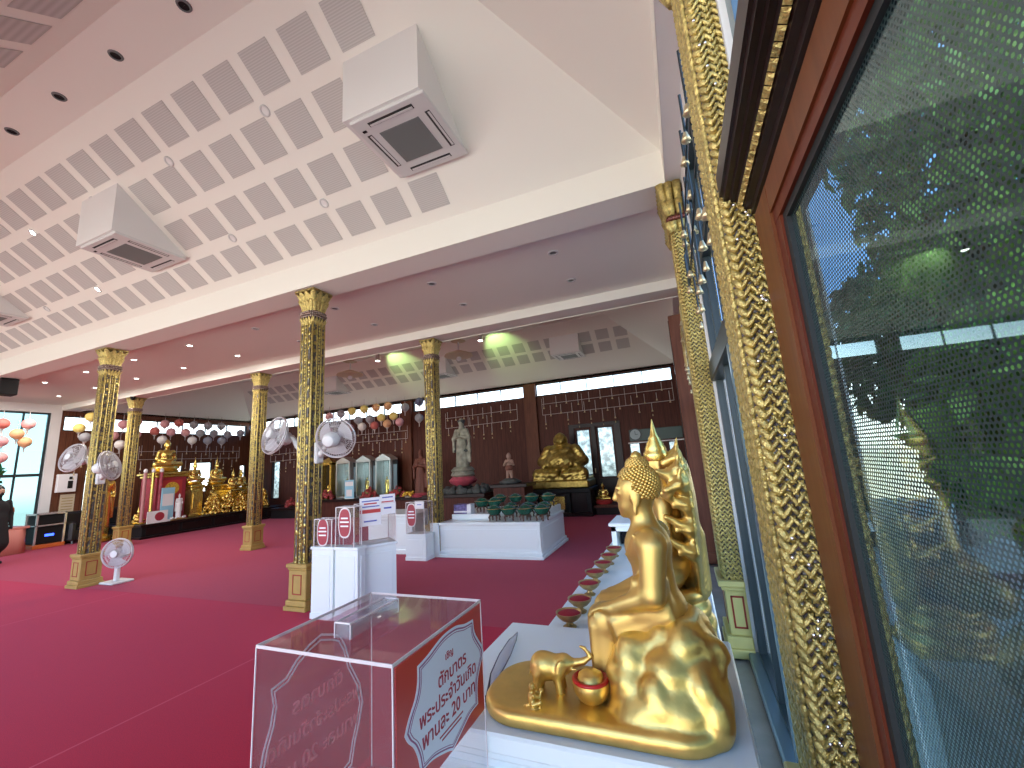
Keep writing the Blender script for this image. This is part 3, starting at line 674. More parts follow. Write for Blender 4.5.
# engaged wall column beside the door: carved braids
def braid(b, x, y, z0, z1, pitch, w, n, sg=1, tilt=38):
    # one upright strip of overlapping slanted leaves, like a rope
    z = z0; R = Matrix.Rotation(math.radians(tilt*sg), 3, Vector(n)); t = .011
    sz = Vector((t if abs(n[0]) > .5 else w*.40, t if abs(n[1]) > .5 else w*.40, pitch*.86))
    if abs(n[0]) > .5 and abs(n[1]) > .5: sz = Vector((.013, .013, pitch*.86))
    while z < z1:
        b.ell((x, y, z), sz, 7, 5, R); z += pitch
    tv = Vector(n).cross(Vector((0, 0, 1)))
def wall_column(name, label, yc, hy, xf, H, detail, fine):
    t = thing(name, label, 'column', (XR, yc, 0), 0, 'gilded columns against the window wall')
    d = XR-xf
    pe = MB()
    for e, z0, z1 in ((.045, 0, .06), (.03, .06, .14), (0, .14, .45), (.02, .45, .48), (.04, .48, .52)): pe.box(-d-e-.005, 0, -hy-e-.01, hy+e+.01, z0, z1, .006)
    p = pe.build('pedestal', 'yellow', t)
    rl = MB(); x1 = -d-.005; 
    for a, c, z0, z1 in ((-hy*.6, hy*.6, .40, .412), (-hy*.6, hy*.6, .19, .202), (-hy*.6, -hy*.6+.012, .19, .412), (hy*.6-.012, hy*.6, .19, .412)): rl.box(x1-.003, x1+.003, a, c, z0, z1)
    for a, c, z0, z1 in ((-d*.8, -d*.15, .40, .412), (-d*.8, -d*.15, .19, .202), (-d*.8, -d*.8+.012, .19, .412), (-d*.15-.012, -d*.15, .19, .412)): rl.box(a, c, -hy-.013, -hy-.008, z0, z1)
    rl.build('red_border', 'redline', p)
    zc = H-.36
    ch = .03
    MB().prism([(0, -hy), (-d+ch, -hy), (-d, -hy+ch), (-d, hy-ch), (-d+ch, hy), (0, hy)], .52, zc).build('shaft', 'mosaic2', t)
    b = MB()
    # braided bands on the face towards the door, the chamfer and the room face
    nb = max(2, int(d/.021))
    for k in range(nb): braid(b, -d+.022+(d-.022)*(k+.5)/nb, -hy-.004, .54, zc-.02, fine, (d-.022)/nb, (0, -1, 0), 1 if k % 2 else -1)
    braid(b, -d+.012, -hy+.012, .54, zc-.02, fine, .028, (-.707, -.707, 0), 1)
    nb = 6
    for k in range(nb): braid(b, -d-.004, -hy+ch+(2*hy-2*ch)*(k+.5)/nb, .54, zc-.02, fine, (2*hy-2*ch)/nb, (-1, 0, 0), 1 if k % 2 else -1)
    braid(b, -d+.012, hy-.012, .54, zc-.02, fine, .028, (-.707, .707, 0), -1)
    b.build('carved_braid', 'goldcarve', t, True, fix=False)
    if detail:
        r = random.Random(3); gm = MB().ell((0, 0, 0), (.0055, .004, .0055), 8, 5).mesh('mirror_chip', 'mirror', True)
        for k in range(46): obj('mirror_chip', gm, t, (-d+.012+r.random()*(d-.03), -hy-.014, .6+r.random()*(zc-.7)))
    cp = MB()
    for (z0, z1, e0, e1, n) in ((zc-.10, zc, .0, .022, 3), (zc+.06, zc+.20, .008, .03, 3), (zc+.16, H, .02, .05, 3)):
        for s in range(-n, n+1):
            y = (hy+e0)*s/n; cp.cyl((-d-e0, y, z0), (-d-e1, y*(1+e1/hy*.6), z1-.01), hy/n*.5, hy/n*.72, 8)
        for s in range(2):
            x = -d+d*(s+.3)/2; cp.cyl((x, -hy-e0, z0), (x, -hy-e1, z1-.01), d*.2, d*.3, 8); cp.cyl((x, hy+e0, z0), (x, hy+e1, z1-.01), d*.2, d*.3, 8)
    cp.build('capital', 'goldcarve', t, True)
    rg = MB()
    for s in range(9): rg.ell((-d-.012, -hy+2*hy*s/8, zc+.03), (.02, .02, .022), 8, 6); rg.ell((-d+d*s/8, -hy-.012, zc+.03), (.02, .02, .022), 8, 6)
    rg.box(-d, 0, -hy, hy, zc, H, .005)
    rg.build('bead_band', 'redgem', t, True, 40)
    return t
wall_column('wall_column', 'gilded braided wall column right beside the brown door frame', 1.485, .145, .212, 3.84, True, .030)
wall_column('wall_column', 'gilded wall column with a pale yellow pedestal at the far end of the counter', 3.80, .16, .165, 3.84, False, .034)
# ------------------------------------------------------------------ counter, cabinets
ZC, ZT = .82, .85
ct = thing('counter', 'long narrow white counter running along the window wall', 'counter', (-.28, 3.35, 0))
MB().box(-.33, .325, -1.62, 1.65, ZC-.035, ZC, .006).build('countertop', 'cabinet', ct)
MB().box(-.29, .30, -1.60, 1.60, .0, ZC-.034).build('body', 'cabinet', ct)
for k in range(6):
    y0 = -1.58+k*.53
    d = MB().box(-.306, -.288, y0+.02, y0+.51, .10, ZC-.07, .004).build('door', 'cabinet', ct)
    MB().box(-.310, -.302, y0+.08, y0+.45, .17, ZC-.14, .003).build('door_panel', 'white', d)
MB().box(-.30, -.28, -1.6, 1.6, 0, .08).build('plinth', 'white', ct)
tb = thing('statue_cabinet', 'white panelled cabinet under the seated golden figure with the elephant', 'cabinet', (-.335, 1.355, 0))
MB().box(-.402, .402, -.335, .33, ZT-.045, ZT, .006).build('top', 'cabinet', tb)
MB().box(-.375, .375, -.305, .30, 0, ZT-.044).build('body', 'cabinet', tb)
MB().box(-.388, .388, -.318, -.30, ZT-.07, ZT-.045, .006).build('moulding', 'cabinet', tb)
for k in range(3):
    x = -.37+k*.25; MB().box(x+.01, x+.235, -.314, -.30, .09, ZT-.09, .005).build('front_panel', 'cabinet', tb)
MB().box(-.385, -.37, -.28, .28, .09, ZT-.09, .005).build('side_panel', 'cabinet', tb)
# cabinet below the acrylic box
bs = thing('box_stand', 'white cabinet holding the clear acrylic donation box', 'cabinet', (-.705, .79, 0))
MB().box(-.24, .24, -.20, .21, .685, .72, .006).build('top', 'cabinet', bs)
MB().box(-.22, .22, -.18, .20, 0, .686).build('body', 'cabinet', bs)
MB().box(-.20, .20, -.19, -.178, .06, .64, .004).build('front_panel', 'white', bs)
# ------------------------------------------------------------------ acrylic donation box
X0, X1, Y0, Y1, Z0, Z1 = -.88, -.53, .665, 1.015, .72, 1.15
bx = thing('donation_box', 'large clear acrylic donation box with a red sign, in the foreground', 'donation box', (X0, Y0, Z0))
w, d, h = X1-X0, Y1-Y0, Z1-Z0; t = .004
def pane(name, *b): return MB().box(*b).build(name, 'acrylic', bx, fix=False)
pane('front_wall', 0, w, 0, t, 0, h); pane('back_wall', 0, w, d-t, d, 0, h); pane('left_wall', 0, t, t, d-t, 0, h); rw = pane('right_wall', w-t, w, t, d-t, 0, h)
pane('lid', -.002, w+.002, -.002, d+.002, h, h+t)
MB().box(0, w, 0, d, .001, .006).build('floor_panel', 'acrylic', bx, fix=False)
e = MB(); q = .0011
for x in (0, w): 
    for y in (0, d): e.box(x-q, x+q, y-q, y+q, 0, h)
for x in (0, w): e.box(x-q, x+q, 0, d, h-.001, h+t+.001)
for y in (0, d): e.box(0, w, y-q, y+q, h-.001, h+t+.001)
e.build('edge', 'acredge', bx)
# coin slot collar on the lid
cx, cy = .165, .155
s = MB(); s.box(cx-.020, cx-.012, cy-.085, cy+.075, h+t, h+t+.030).box(cx+.014, cx+.022, cy-.085, cy+.075, h+t, h+t+.030)
s.box(cx-.020, cx+.022, cy-.085, cy-.078, h+t, h+t+.030).box(cx-.020, cx+.022, cy+.068, cy+.075, h+t, h+t+.030)
s.build('slot_collar', 'acthick', bx, fix=False)
s = MB(); 
for x in (cx-.020, cx+.022):
    s.box(x-.001, x+.001, cy-.086, cy+.076, h+t+.029, h+t+.032)
for x in (cx-.021, cx+.022):
    for y in (cy-.085, cy+.075): s.box(x-.001, x+.001, y-.001, y+.001, h+t, h+t+.031)
for y in (cy-.085, cy+.075): s.box(cx-.02, cx+.022, y-.001, y+.001, h+t+.029, h+t+.032)
s.build('slot_edge', 'acredge', bx)
s = MB(); s.box(w*.03, w*.97, .05, .3, .012, .022); s = None
# red sticker with its cartouche on the right wall (plane x)
def spline(pts, n=8):
    out = []; m = len(pts)
    for i in range(m-1):
        p0, p1, p2, p3 = pts[max(i-1, 0)], pts[i], pts[i+1], pts[min(i+2, m-1)]
        for k in range(n):
            u = k/n
            out.append(tuple(.5*((2*p1[j])+(-p0[j]+p2[j])*u+(2*p0[j]-5*p1[j]+4*p2[j]-p3[j])*u*u+(-p0[j]+3*p1[j]-3*p2[j]+p3[j])*u**3) for j in (0, 1)))
    out.append(pts[-1]); return out
segs = [[(.738, 1.120), (.775, 1.126), (.83, 1.139), (.885, 1.139), (.93, 1.128), (.970, 1.124)],
        [(.970, 1.124), (.975, 1.095), (.995, 1.068), (1.012, 1.048), (1.017, 1.032)],
        [(1.017, 1.032), (1.003, 1.015), (.984, .990), (.977, .965), (.978, .935)],
        [(.978, .935), (.94, .934), (.90, .922), (.865, .910), (.857, .908)],
        [(.857, .908), (.84, .916), (.80, .930), (.775, .936), (.742, .938)],
        [(.742, .938), (.735, .965), (.722, .990), (.705, 1.008), (.695, 1.024)],
        [(.695, 1.024), (.708, 1.045), (.728, 1.068), (.737, 1.092), (.738, 1.120)]]
cart = []
for sg in segs: cart += spline(sg, 6)[:-1]
cart = [(a-Y0, b-Z0) for a, b in cart]
cc = (sum(p[0] for p in cart)/len(cart), sum(p[1] for p in cart)/len(cart))
def off(poly, f): return [(cc[0]+(a-cc[0])*f, cc[1]+(b-cc[1])*f) for a, b in poly]
def ring(b, po, pi, x0, x1):
    n = len(po); vs = [(x1, *p) for p in po]+[(x1, *p) for p in pi]+[(x0, *p) for p in po]+[(x0, *p) for p in pi]
    b.add(vs, [(i, (i+1) % n, n+(i+1) % n, n+i) for i in range(n)]+[(i, 2*n+i, 2*n+(i+1) % n, (i+1) % n) for i in range(n)]+[(n+i, n+(i+1) % n, 3*n+(i+1) % n, 3*n+i) for i in range(n)])
st = MB().box(w, w+.0008, .008, d-.004, .907-Z0, 1.146-Z0).build('red_sticker', 'red', bx)
MB().prism([(a, b) for a, b in cart], w+.0006, w+.0016, 'X').build('white_field', 'whitesticker', st)
b = MB(); ring(b, off(cart, .955), off(cart, .93), w+.0014, w+.0020); ring(b, off(cart, .905), off(cart, .893), w+.0014, w+.0020); b.build('field_outline', 'purple', st, fix=False)
def put_text(body, yc, zc, size, name='lettering', mat='redtext'):
    Mx = Matrix.Translation((w+.0018, yc-Y0, zc-Z0)) @ Matrix.Rotation(PI/2, 4, 'Z') @ Matrix.Rotation(PI/2, 4, 'X')
    obj(name, text_mesh(name, body, size*.9, mat, Mx), st)
put_text('เชิญ', .855, 1.094, .022); put_text('ตักบาตร', .868, 1.058, .040); put_text('พระประจำวันเกิด', .857, 1.019, .040); put_text('พานละ 20 บาท', .857, .981, .042)
b = MB()
for z, a in ((.957, .048), (.949, .04)): b.box(w+.0014, w+.002, .857-Y0-a, .857-Y0+a, z-Z0-.0016, z-Z0+.0016)
b.build('fine_print', 'redtext', st)
# cartouche lettering on the far left wall, seen from behind
lc = [(.837, 1.112), (.801, 1.102), (.767, 1.084), (.74, 1.058), (.704, 1.052), (.711, 1.017), (.705, .981), (.691, .942), (.684, .905), (.690, .86), (.71, .82), (.74, .79), (.79, .765), (.83, .75), (.87, .748), (.905, .755), (.944, .765), (.955, .808), (.972, .852), (.983, .89), (.972, .94), (.937, 1.0), (.918, 1.055), (.90, 1.085), (.875, 1.098)]
lc = [(a-Y0, b-Z0) for a, b in lc]; cc = (sum(p[0] for p in lc)/len(lc), sum(p[1] for p in lc)/len(lc))
ls = MB().box(-.0034, -.0029, .006, d-.006, .745-Z0, 1.135-Z0).build('sticker_back', 'redfilm', bx, fix=False)
b = MB(); ring(b, lc, off(lc, .972), -.0018, -.0008); ring(b, off(lc, .935), off(lc, .912), -.0018, -.0008); b.build('sticker_outline', 'whitesticker', ls, fix=False)
def ghost(body, yc, zc, size):
    Mx = Matrix.Translation((-.0012, yc-Y0, zc-Z0)) @ Matrix.Rotation(-PI/2, 4, 'Z') @ Matrix.Rotation(PI/2, 4, 'X')
    obj('lettering', text_mesh('lettering', body, size, 'pinkghost', Mx), ls)
ghost('ตักบาตร', .835, .985, .045); ghost('พระประจำวันเกิด', .835, .925, .042); ghost('พานละ 20 บาท', .835, .865, .045)
# ------------------------------------------------------------------ offering bowls along the counter edge
bowl_me = MB().lathe([(.026, 0), (.028, .006), (.014, .014), (.013, .022), (.034, .032), (.050, .048), (.054, .060), (.050, .060), (.046, .055)], 28, cap=False).mesh('bowl', 'bronze', True, 50, True)
fill_me = MB().lathe([(.047, .054), (.040, .058), (.02, .061), (.001, .062)], 24, cap=False).mesh('red_lining', 'redbowl', True, None, True)
nuts = ['nearest', 'second nearest', 'third nearest', 'fourth nearest', 'fifth nearest', 'sixth nearest', 'farthest', 'last']
for k, (x, y) in enumerate(((-.512, 1.755), (-.508, 1.93), (-.515, 2.165), (-.527, 2.375), (-.517, 2.575), (-.512, 2.765), (-.512, 2.97))):
    b = thing('offering_bowl', '%s bronze footed bowl with red inside on the white counter edge' % nuts[k], 'bowl', (x, y, ZC), 0, 'bronze offering bowls in a row on the counter')
    obj('bowl', bowl_me, b); obj('red_lining', fill_me, b)
# small white step shelf at the far part of the counter
sb = thing('step_shelf', 'small white box shelf with an open front beyond the row of bronze bowls', 'shelf', (-.43, 3.42, ZC))
MB().box(-.15, .22, -.20, .22, .15, .175, .005).build('top', 'cabinet', sb)
MB().box(-.135, -.10, -.18, .2, 0, .15).box(.17, .205, -.18, .2, 0, .15).box(-.135, .205, .17, .2, 0, .15).box(-.135, .205, -.18, -.16, .115, .15).build('frame', 'cabinet', sb)
MB().box(-.09, .16, -.05, .16, .002, .11).build('shade_block', 'black', sb)  # black block put in for the shade inside the open box
# clear grey feather lying on the cabinet top left of the golden base
f = thing('feather', 'grey feather with dark edges lying on the white cabinet left of the golden base', 'feather', (-.60, 1.09, ZT))
pts = [(0, 0), (.012, .06), (-.012, .16), (-.028, .27), (-.045, .38), (-.058, .46)]
b = MB(); vs = []
for i, (x, y) in enumerate(pts):
    wd = [.002, .004, .016, .020, .014, .001][i]; z = [.004, .008, .016, .022, .022, .016][i]
    vs += [(x-wd, y, z), (x, y, z+.004), (x+wd, y, z)]
fs = []
for i in range(len(pts)-1):
    a = i*3; fs += [(a, a+1, a+4, a+3), (a+1, a+2, a+5, a+4)]
b.add(vs, fs).build('vane', 'feather', f, True, fix=False)
b = MB(); b.tube([(x-[.001, .004, .016, .020, .014, .001][i], y, [.005, .009, .016, .022, .022, .016][i]) for i, (x, y) in enumerate(pts)], [.004, .0045, .002, .0016, .0016, .001], 6)
b.tube([(x+[.001, .004, .016, .020, .014, .001][i], y, [.005, .009, .016, .022, .022, .016][i]) for i, (x, y) in enumerate(pts)], [.004, .0045, .002, .0014, .0014, .001], 6)
b.build('shaft', 'featherdark', f, True)
# ------------------------------------------------------------------ seated golden figure with elephant
OX, OY, OZ = -.27, 1.27, ZT
def w_(x, y, z): return (x-OX, y-OY, z-OZ)
bd = thing('seated_statue', 'large golden robed figure seated on a rock beside a small elephant, facing left', 'statue', (OX, OY, OZ))
YC = 1.275
def ripple(P):
    x, y, z = P[:, 0]*1, P[:, 1], P[:, 2]
    return .0035*np.sin(x*55+np.sin(z*40)*1.5)*np.sin(y*48+1)*np.clip((z-.04)*20, 0, 1)+.003*np.sin(z*60+x*30+y*20)*np.clip((z-.05)*15, 0, 1)
rock = [
 (s_box(w_(-.29, 1.265, .872), (.29, .175, .0235), .02), 0), (s_cap(w_(-.42, 1.19, .872), w_(-.42, 1.33, .872), .155) , .0)]
# left end of the slab is rounded: build the slab as a rounded stadium
def s_slab(c, hx, hy, hz, rad, rd):
    c = np.array(c)
    def f(P):
        q = np.abs(P-c); dx = np.maximum(q[:, 0]-(hx-rad), 0); dy = np.maximum(q[:, 1]-(hy-rad), 0)
        d2 = np.sqrt(dx*dx+dy*dy)-(rad-rd); a = np.stack([d2, q[:, 2]-(hz-rd)], 1)
        return np.sqrt((np.maximum(a, 0)**2).sum(1))+np.minimum(a.max(1), 0)-rd
    return f
rock = [(s_slab(w_(-.285, 1.19, .868), .302, .142, .021, .11, .016), 0)]
for c, r, k in [((-.115, 1.20, .90), (.13, .13, .09), .03), ((-.19, 1.185, .93), (.065, .08, .10), .03), ((-.10, 1.175, .955), (.075, .075, .08), .02), ((-.03, 1.19, .93), (.055, .09, .10), .02), ((-.075, 1.13, .90), (.06, .055, .065), .015), ((-.16, 1.12, .885), (.07, .05, .06), .015), ((-.005, 1.14, .895), (.038, .055, .06), .015), ((.005, 1.22, .905), (.034, .08, .075), .015),
    ((-.09, 1.25, 1.00), (.09, .10, .085), .03), ((-.16, 1.22, 1.0), (.055, .07, .07), .02), ((-.055, 1.20, 1.015), (.055, .06, .07), .02), ((-.03, 1.27, 1.00), (.05, .10, .085), .03), ((-.10, 1.36, .96), (.12, .10, .12), .03), ((-.115, 1.185, 1.02), (.035, .035, .05), .012), ((-.06, 1.165, .985), (.03, .03, .045), .012), ((-.20, 1.15, .92), (.04, .04, .05), .012), ((-.03, 1.125, .94), (.026, .03, .045), .01), ((-.135, 1.11, .945), (.035, .03, .04), .01)]:
    rock.append((s_ell(w_(*c), r), k*.7))
rk = random.Random(21)
for i in range(30):
    x, z = rk.uniform(-.21, .01), rk.uniform(.87, 1.03); y = 1.105+.38*(z-.87)+rk.uniform(-.006, .03)+.9*max(0, x+.03)
    rock.append((s_ell(w_(x, y, z), (rk.uniform(.022, .045), .028, rk.uniform(.018, .045)), rotm('Y', rk.uniform(-50, 50))), .012))
obj('rock_pedestal', sculpt_mesh('rock_pedestal', 'gold', rock, w_(-.62, 1.03, .835), w_(.07, 1.50, 1.115), .0056, ripple, 1), bd)
# the figure: one continuous surface
A = YC
hair_pts = []
fig = [
 (s_ell(w_(-.124, A, 1.240), (.064, .084, .064)), 0), (s_ell(w_(-.118, A, 1.155), (.056, .068, .080)), .03), (s_ell(w_(-.112, A, 1.085), (.072, .092, .050)), .03),
 (s_cap(w_(-.124, A, 1.28), w_(-.132, A, 1.335), .038, .033), .02),
 (s_ell(w_(-.142, A, 1.385), (.052, .045, .062)), .012), (s_ell(w_(-.132, A, 1.405), (.056, .049, .052)), .012), (s_ell(w_(-.166, A, 1.348), (.026, .030, .026)), .015),
 # face: nose, brow, lips, chin
 (s_cap(w_(-.192, A, 1.398), w_(-.202, A, 1.370), .006, .0085), .008), (s_ell(w_(-.184, A, 1.348), (.012, .016, .0045)), .004), (s_ell(w_(-.183, A, 1.340), (.011, .014, .0045)), .004), (s_ell(w_(-.178, A, 1.326), (.013, .015, .010)), .010),
 (s_cap(w_(-.188, A-.026, 1.403), w_(-.190, A-.008, 1.400), .006), .006), (s_cap(w_(-.188, A+.026, 1.403), w_(-.190, A+.008, 1.400), .006), .006),
 (s_ell(w_(-.183, A-.019, 1.388), (.009, .013, .006)), .003), (s_ell(w_(-.183, A+.019, 1.388), (.009, .013, .006)), .003),
 # ears with long lobes
 (s_ell(w_(-.138, A-.047, 1.375), (.014, .006, .028)), .004), (s_ell(w_(-.138, A+.047, 1.375), (.014, .006, .028)), .004), (s_ell(w_(-.142, A-.046, 1.343), (.007, .006, .018)), .004), (s_ell(w_(-.142, A+.046, 1.343), (.007, .006, .018)), .004),
 # shoulders and arms
 (s_ell(w_(-.108, A-.080, 1.262), (.042, .036, .038)), .025), (s_ell(w_(-.108, A+.080, 1.262), (.042, .036, .038)), .025),
 (s_cap(w_(-.104, A-.094, 1.255), w_(-.116, A-.105, 1.140), .036, .031), .012), (s_cap(w_(-.116, A-.105, 1.140), w_(-.225, A-.075, 1.095), .027, .019), .012),
 (s_cap(w_(-.104, A+.094, 1.255), w_(-.116, A+.105, 1.140), .036, .031), .012), (s_cap(w_(-.116, A+.105, 1.140), w_(-.225, A+.075, 1.095), .027, .019), .012),
 # thighs, lower legs wrapped in the robe
 (s_cap(w_(-.115, A-.045, 1.078), w_(-.262, A-.045, 1.058), .048, .036), .02), (s_cap(w_(-.115, A+.045, 1.078), w_(-.262, A+.045, 1.058), .048, .036), .02),
 (s_cap(w_(-.264, A-.045, 1.055), w_(-.262, A-.050, .935), .036, .034), .02), (s_cap(w_(-.264, A+.045, 1.055), w_(-.262, A+.050, .935), .036, .034), .02),
 (s_box(w_(-.262, A, .985), (.037, .080, .072), .018), .015), (s_box(w_(-.180, A, 1.055), (.085, .075, .025), .018), .02),
 # hanging fold of the outer robe over the seat
 (s_box(w_(-.150, A-.075, 1.062), (.085, .022, .034), .012, rotm('Y', -18)), .012), (s_box(w_(-.125, A-.072, 1.125), (.048, .018, .050), .014), .02),
 (s_cap(w_(-.205, A-.088, 1.035), w_(-.085, A-.092, 1.085), .007), .006), (s_cap(w_(-.225, A-.082, 1.06), w_(-.222, A-.085, .945), .006), .006),
 (s_cap(w_(-.288, A-.078, 1.045), w_(-.290, A-.080, .925), .006), .008),
 # robe edge across the chest
 (s_cap(w_(-.178, A-.045, 1.225), w_(-.152, A-.080, 1.282), .005), .005), (s_cap(w_(-.178, A-.045, 1.225), w_(-.172, A+.03, 1.175), .005), .005),
 # feet
 (s_cap(w_(-.255, A-.048, .915), w_(-.300, A-.050, .905), .016, .012), .008), (s_cap(w_(-.255, A+.048, .915), w_(-.300, A+.050, .905), .016, .012), .008),
]
for s in (-1, 1):
    hy = A+s*.072
    fig.append((s_ell(w_(-.243, hy, 1.094), (.026, .018, .011)), .012))
    for k in range(4):
        fy = hy+s*(.012-.0085*k); ln = [.030, .036, .034, .027][k]
        fig.append((s_cap(w_(-.262, fy, 1.094), w_(-.262-ln*.6, fy, 1.086), .0048), .003)); fig.append((s_cap(w_(-.262-ln*.6, fy, 1.086), w_(-.262-ln, fy, 1.068), .0046, .0036), .003))
    fig.append((s_cap(w_(-.240, hy-s*.018, 1.092), w_(-.266, hy-s*.026, 1.082), .0056, .0042), .004))
body = sculpt_mesh('figure', 'goldsat', fig, w_(-.335, 1.12, .885), w_(-.03, 1.43, 1.47), .0042, None, 2)
obj('figure', body, bd)
# hair: cap of tight curls with a raised crown knob
hb = MB()
hc = Vector(w_(-.130, A, 1.408)); hr = Vector((.058, .051, .058))
n = 520; ga = PI*(3-5**.5)
hb.ell(hc, hr*.98, 24, 16)
for i in range(n):
    z = 1-2*(i+.5)/n; r = math.sqrt(1-z*z); a = ga*i; p = Vector((r*math.cos(a), r*math.sin(a), z))
    # leave the face clear (facing -X) and the neck
    if p.x < -.25 and p.z < .42-.18*abs(p.y): continue
    if p.z < -.62: continue
    if p.x < .15 and p.z < -.25: continue
    q = hc+Vector((p.x*hr.x, p.y*hr.y, p.z*hr.z)); hb.ell(q, (.0062, .0062, .0062), 6, 4)
kc = Vector(w_(-.128, A, 1.462)); kr = Vector((.030, .029, .026))
hb.ell(kc, kr, 16, 10)
for i in range(110):
    z = 1-1.1*(i+.5)/110; r = math.sqrt(max(0, 1-z*z)); a = ga*i
    hb.ell(kc+Vector((r*math.cos(a)*kr.x, r*math.sin(a)*kr.y, z*kr.z)), (.0058,)*3, 6, 4)
hb.lathe([(.013, -.006), (.0165, .004), (.013, .014), (.006, .020), (.001, .022)], 14, w_(-.128, A, 1.484))
# cut the cap out of the face by shifting: drop verts in front of the hairline
hm = hb.mesh('hair', 'gold', True, None, True)
bmx = bmesh.new(); bmx.from_mesh(hm)
kill = [v for v in bmx.verts if (v.co.x-hc.x) < -.018 and (v.co.z-hc.z) < .026-.25*abs(v.co.y-hc.y) or (v.co.z-hc.z) < -.046]
bmesh.ops.delete(bmx, geom=kill, context='VERTS'); bmx.to_mesh(hm); bmx.free()
obj('hair', hm, bd)
# alms bowl with red lining in front of the knees
bw = MB().lathe([(.022, 0), (.034, .010), (.041, .024), (.043, .036), (.041, .044), (.036, .046)], 28, cap=False).build('alms_bowl', 'gold', bd, True, 50, w_(-.292, 1.150, .887))
bw.scale = (1.12, 1.12, 1.12)
MB().lathe([(.0415, .043), (.043, .047), (.039, .050), (.031, .047), (.027, .043)], 28, cap=False).build('red_lining', 'redrim', bw, True)
MB().lathe([(.030, .046), (.027, .056), (.016, .062), (.001, .064)], 24, cap=False).build('lid', 'gold', bw, True)
# kneeling elephant offering with raised trunk, facing the figure
e0 = Vector(w_(-.410, 1.172, .886))
el = [(s_ell((0, 0, .048), (.036, .024, .027)), 0), (s_ell((-.018, 0, .050), (.024, .023, .026)), .015), (s_ell((.034, 0, .055), (.020, .018, .021)), .012),
 (s_cap((.048, 0, .056), (.078, 0, .062), .010, .0065), .008), (s_cap((.078, 0, .062), (.094, 0, .072), .0065, .005), .004), (s_cap((.094, 0, .072), (.082, 0, .088), .005, .0038), .003), (s_cap((.082, 0, .088), (.073, 0, .091), .004, .003), .002),
 (s_ell((.030, -.019, .053), (.012, .004, .016), rotm('Z', 20)), .003), (s_ell((.030, .019, .053), (.012, .004, .016), rotm('Z', -20)), .003),
 (s_cap((.046, -.010, .048), (.064, -.013, .050), .0028, .0016), .002), (s_cap((.046, .010, .048), (.064, .013, .050), .0028, .0016), .002),
 (s_cap((-.036, 0, .058), (-.046, 0, .028), .003, .002), .003)]
for s in (-1, 1): el += [(s_cap((.020, s*.012, .04), (.024, s*.013, .004), .0115, .010), .008), (s_cap((-.024, s*.012, .035), (-.026, s*.013, .004), .0125, .010), .008)]
obj('elephant', sculpt_mesh('elephant', 'gold', el, (-.056, -.034, -.002), (.105, .034, .104), .0022, None, 1), bd, tuple(e0), .12, 1.22)
# small monkey with honeycomb beside it
m0 = Vector(w_(-.432, 1.085, .886))
mk = [(s_ell((0, 0, .022), (.010, .011, .016)), 0), (s_ell((.002, 0, .044), (.009, .009, .009)), .004), (s_ell((.009, 0, .041), (.005, .006, .004)), .003), (s_ell((.001, -.010, .045), (.003, .002, .004)), .001), (s_ell((.001, .010, .045), (.003, .002, .004)), .001),
 (s_cap((.002, -.011, .030), (.018, -.008, .022), .004, .003), .003), (s_cap((.018, -.008, .022), (.022, -.004, .034), .003, .0026), .002), (s_cap((.002, .011, .030), (.018, .008, .026), .004, .003), .003), (s_ell((.024, 0, .034), (.006, .008, .004)), .002),
 (s_cap((.0, -.010, .010), (.018, -.012, .014), .0055, .0045), .003), (s_cap((.018, -.012, .014), (.018, -.012, .002), .004, .003), .002), (s_cap((0, .010, .010), (.018, .012, .014), .0055, .0045), .003), (s_cap((.018, .012, .014), (.018, .012, .002), .004, .003), .002), (s_cap((-.009, 0, .008), (-.020, .006, .004), .003, .002), .002), (s_ell((.004, 0, .002), (.020, .018, .004)), .002)]
obj('monkey', sculpt_mesh('monkey', 'gold', mk, (-.028, -.026, -.004), (.036, .026, .060), .0018, None, 1), bd, tuple(m0), .5, 1.05)
# screw hole
MB().lathe([(.0045, 0), (.0045, .0012)], 12).build('bolt_hole', 'slot', bd, loc=w_(-.375, 1.16, .8915))
# ------------------------------------------------------------------ generic seated and standing figures
def seated_prims(k=1.0):
    P_ = [(s_ell((0, 0, .30), (.105, .145, .13)), 0), (s_ell((0, 0, .20), (.088, .115, .12)), .05), (s_ell((.0, 0, .10), (.13, .19, .085)), .05),
     (s_cap((0, 0, .40), (-.01, 0, .50), .05, .046), .03), (s_ell((-.012, 0, .56), (.078, .068, .095)), .02), (s_ell((-.05, 0, .505), (.035, .045, .035)), .03),
     (s_cap((-.088, 0, .575), (-.098, 0, .545), .008, .012), .012), (s_ell((-.080, 0, .515), (.018, .022, .012)), .01), (s_ell((.0, 0, .635), (.048, .046, .045)), .03),
     (s_cap((0, 0, .66), (0, 0, .715), .020, .004), .012)]
    for s in (-1, 1):
        P_ += [(s_ell((0, s*.135, .375), (.055, .05, .055)), .04), (s_cap((0, s*.165, .36), (.0, s*.205, .20), .046, .038), .02), (s_cap((.0, s*.205, .20), (-.13, s*.045, .125), .036, .026), .02),
               (s_cap((0, s*.12, .075), (-.09, s*.27, .06), .075, .062), .04), (s_cap((-.10, s*.27, .055), (-.17, s*.02, .055), .058, .042), .03), (s_ell((.0, s*.072, .54), (.02, .010, .05)), .008)]
    P_ += [(s_ell((-.15, 0, .115), (.05, .075, .02)), .02), (s_cap((-.085, -.12, .41), (-.09, .05, .17), .010), .012)]
    return P_
seated_me = sculpt_mesh('body', 'goldbright', seated_prims(), (-.24, -.36, -.02), (.16, .36, .74), .013, None, 2)
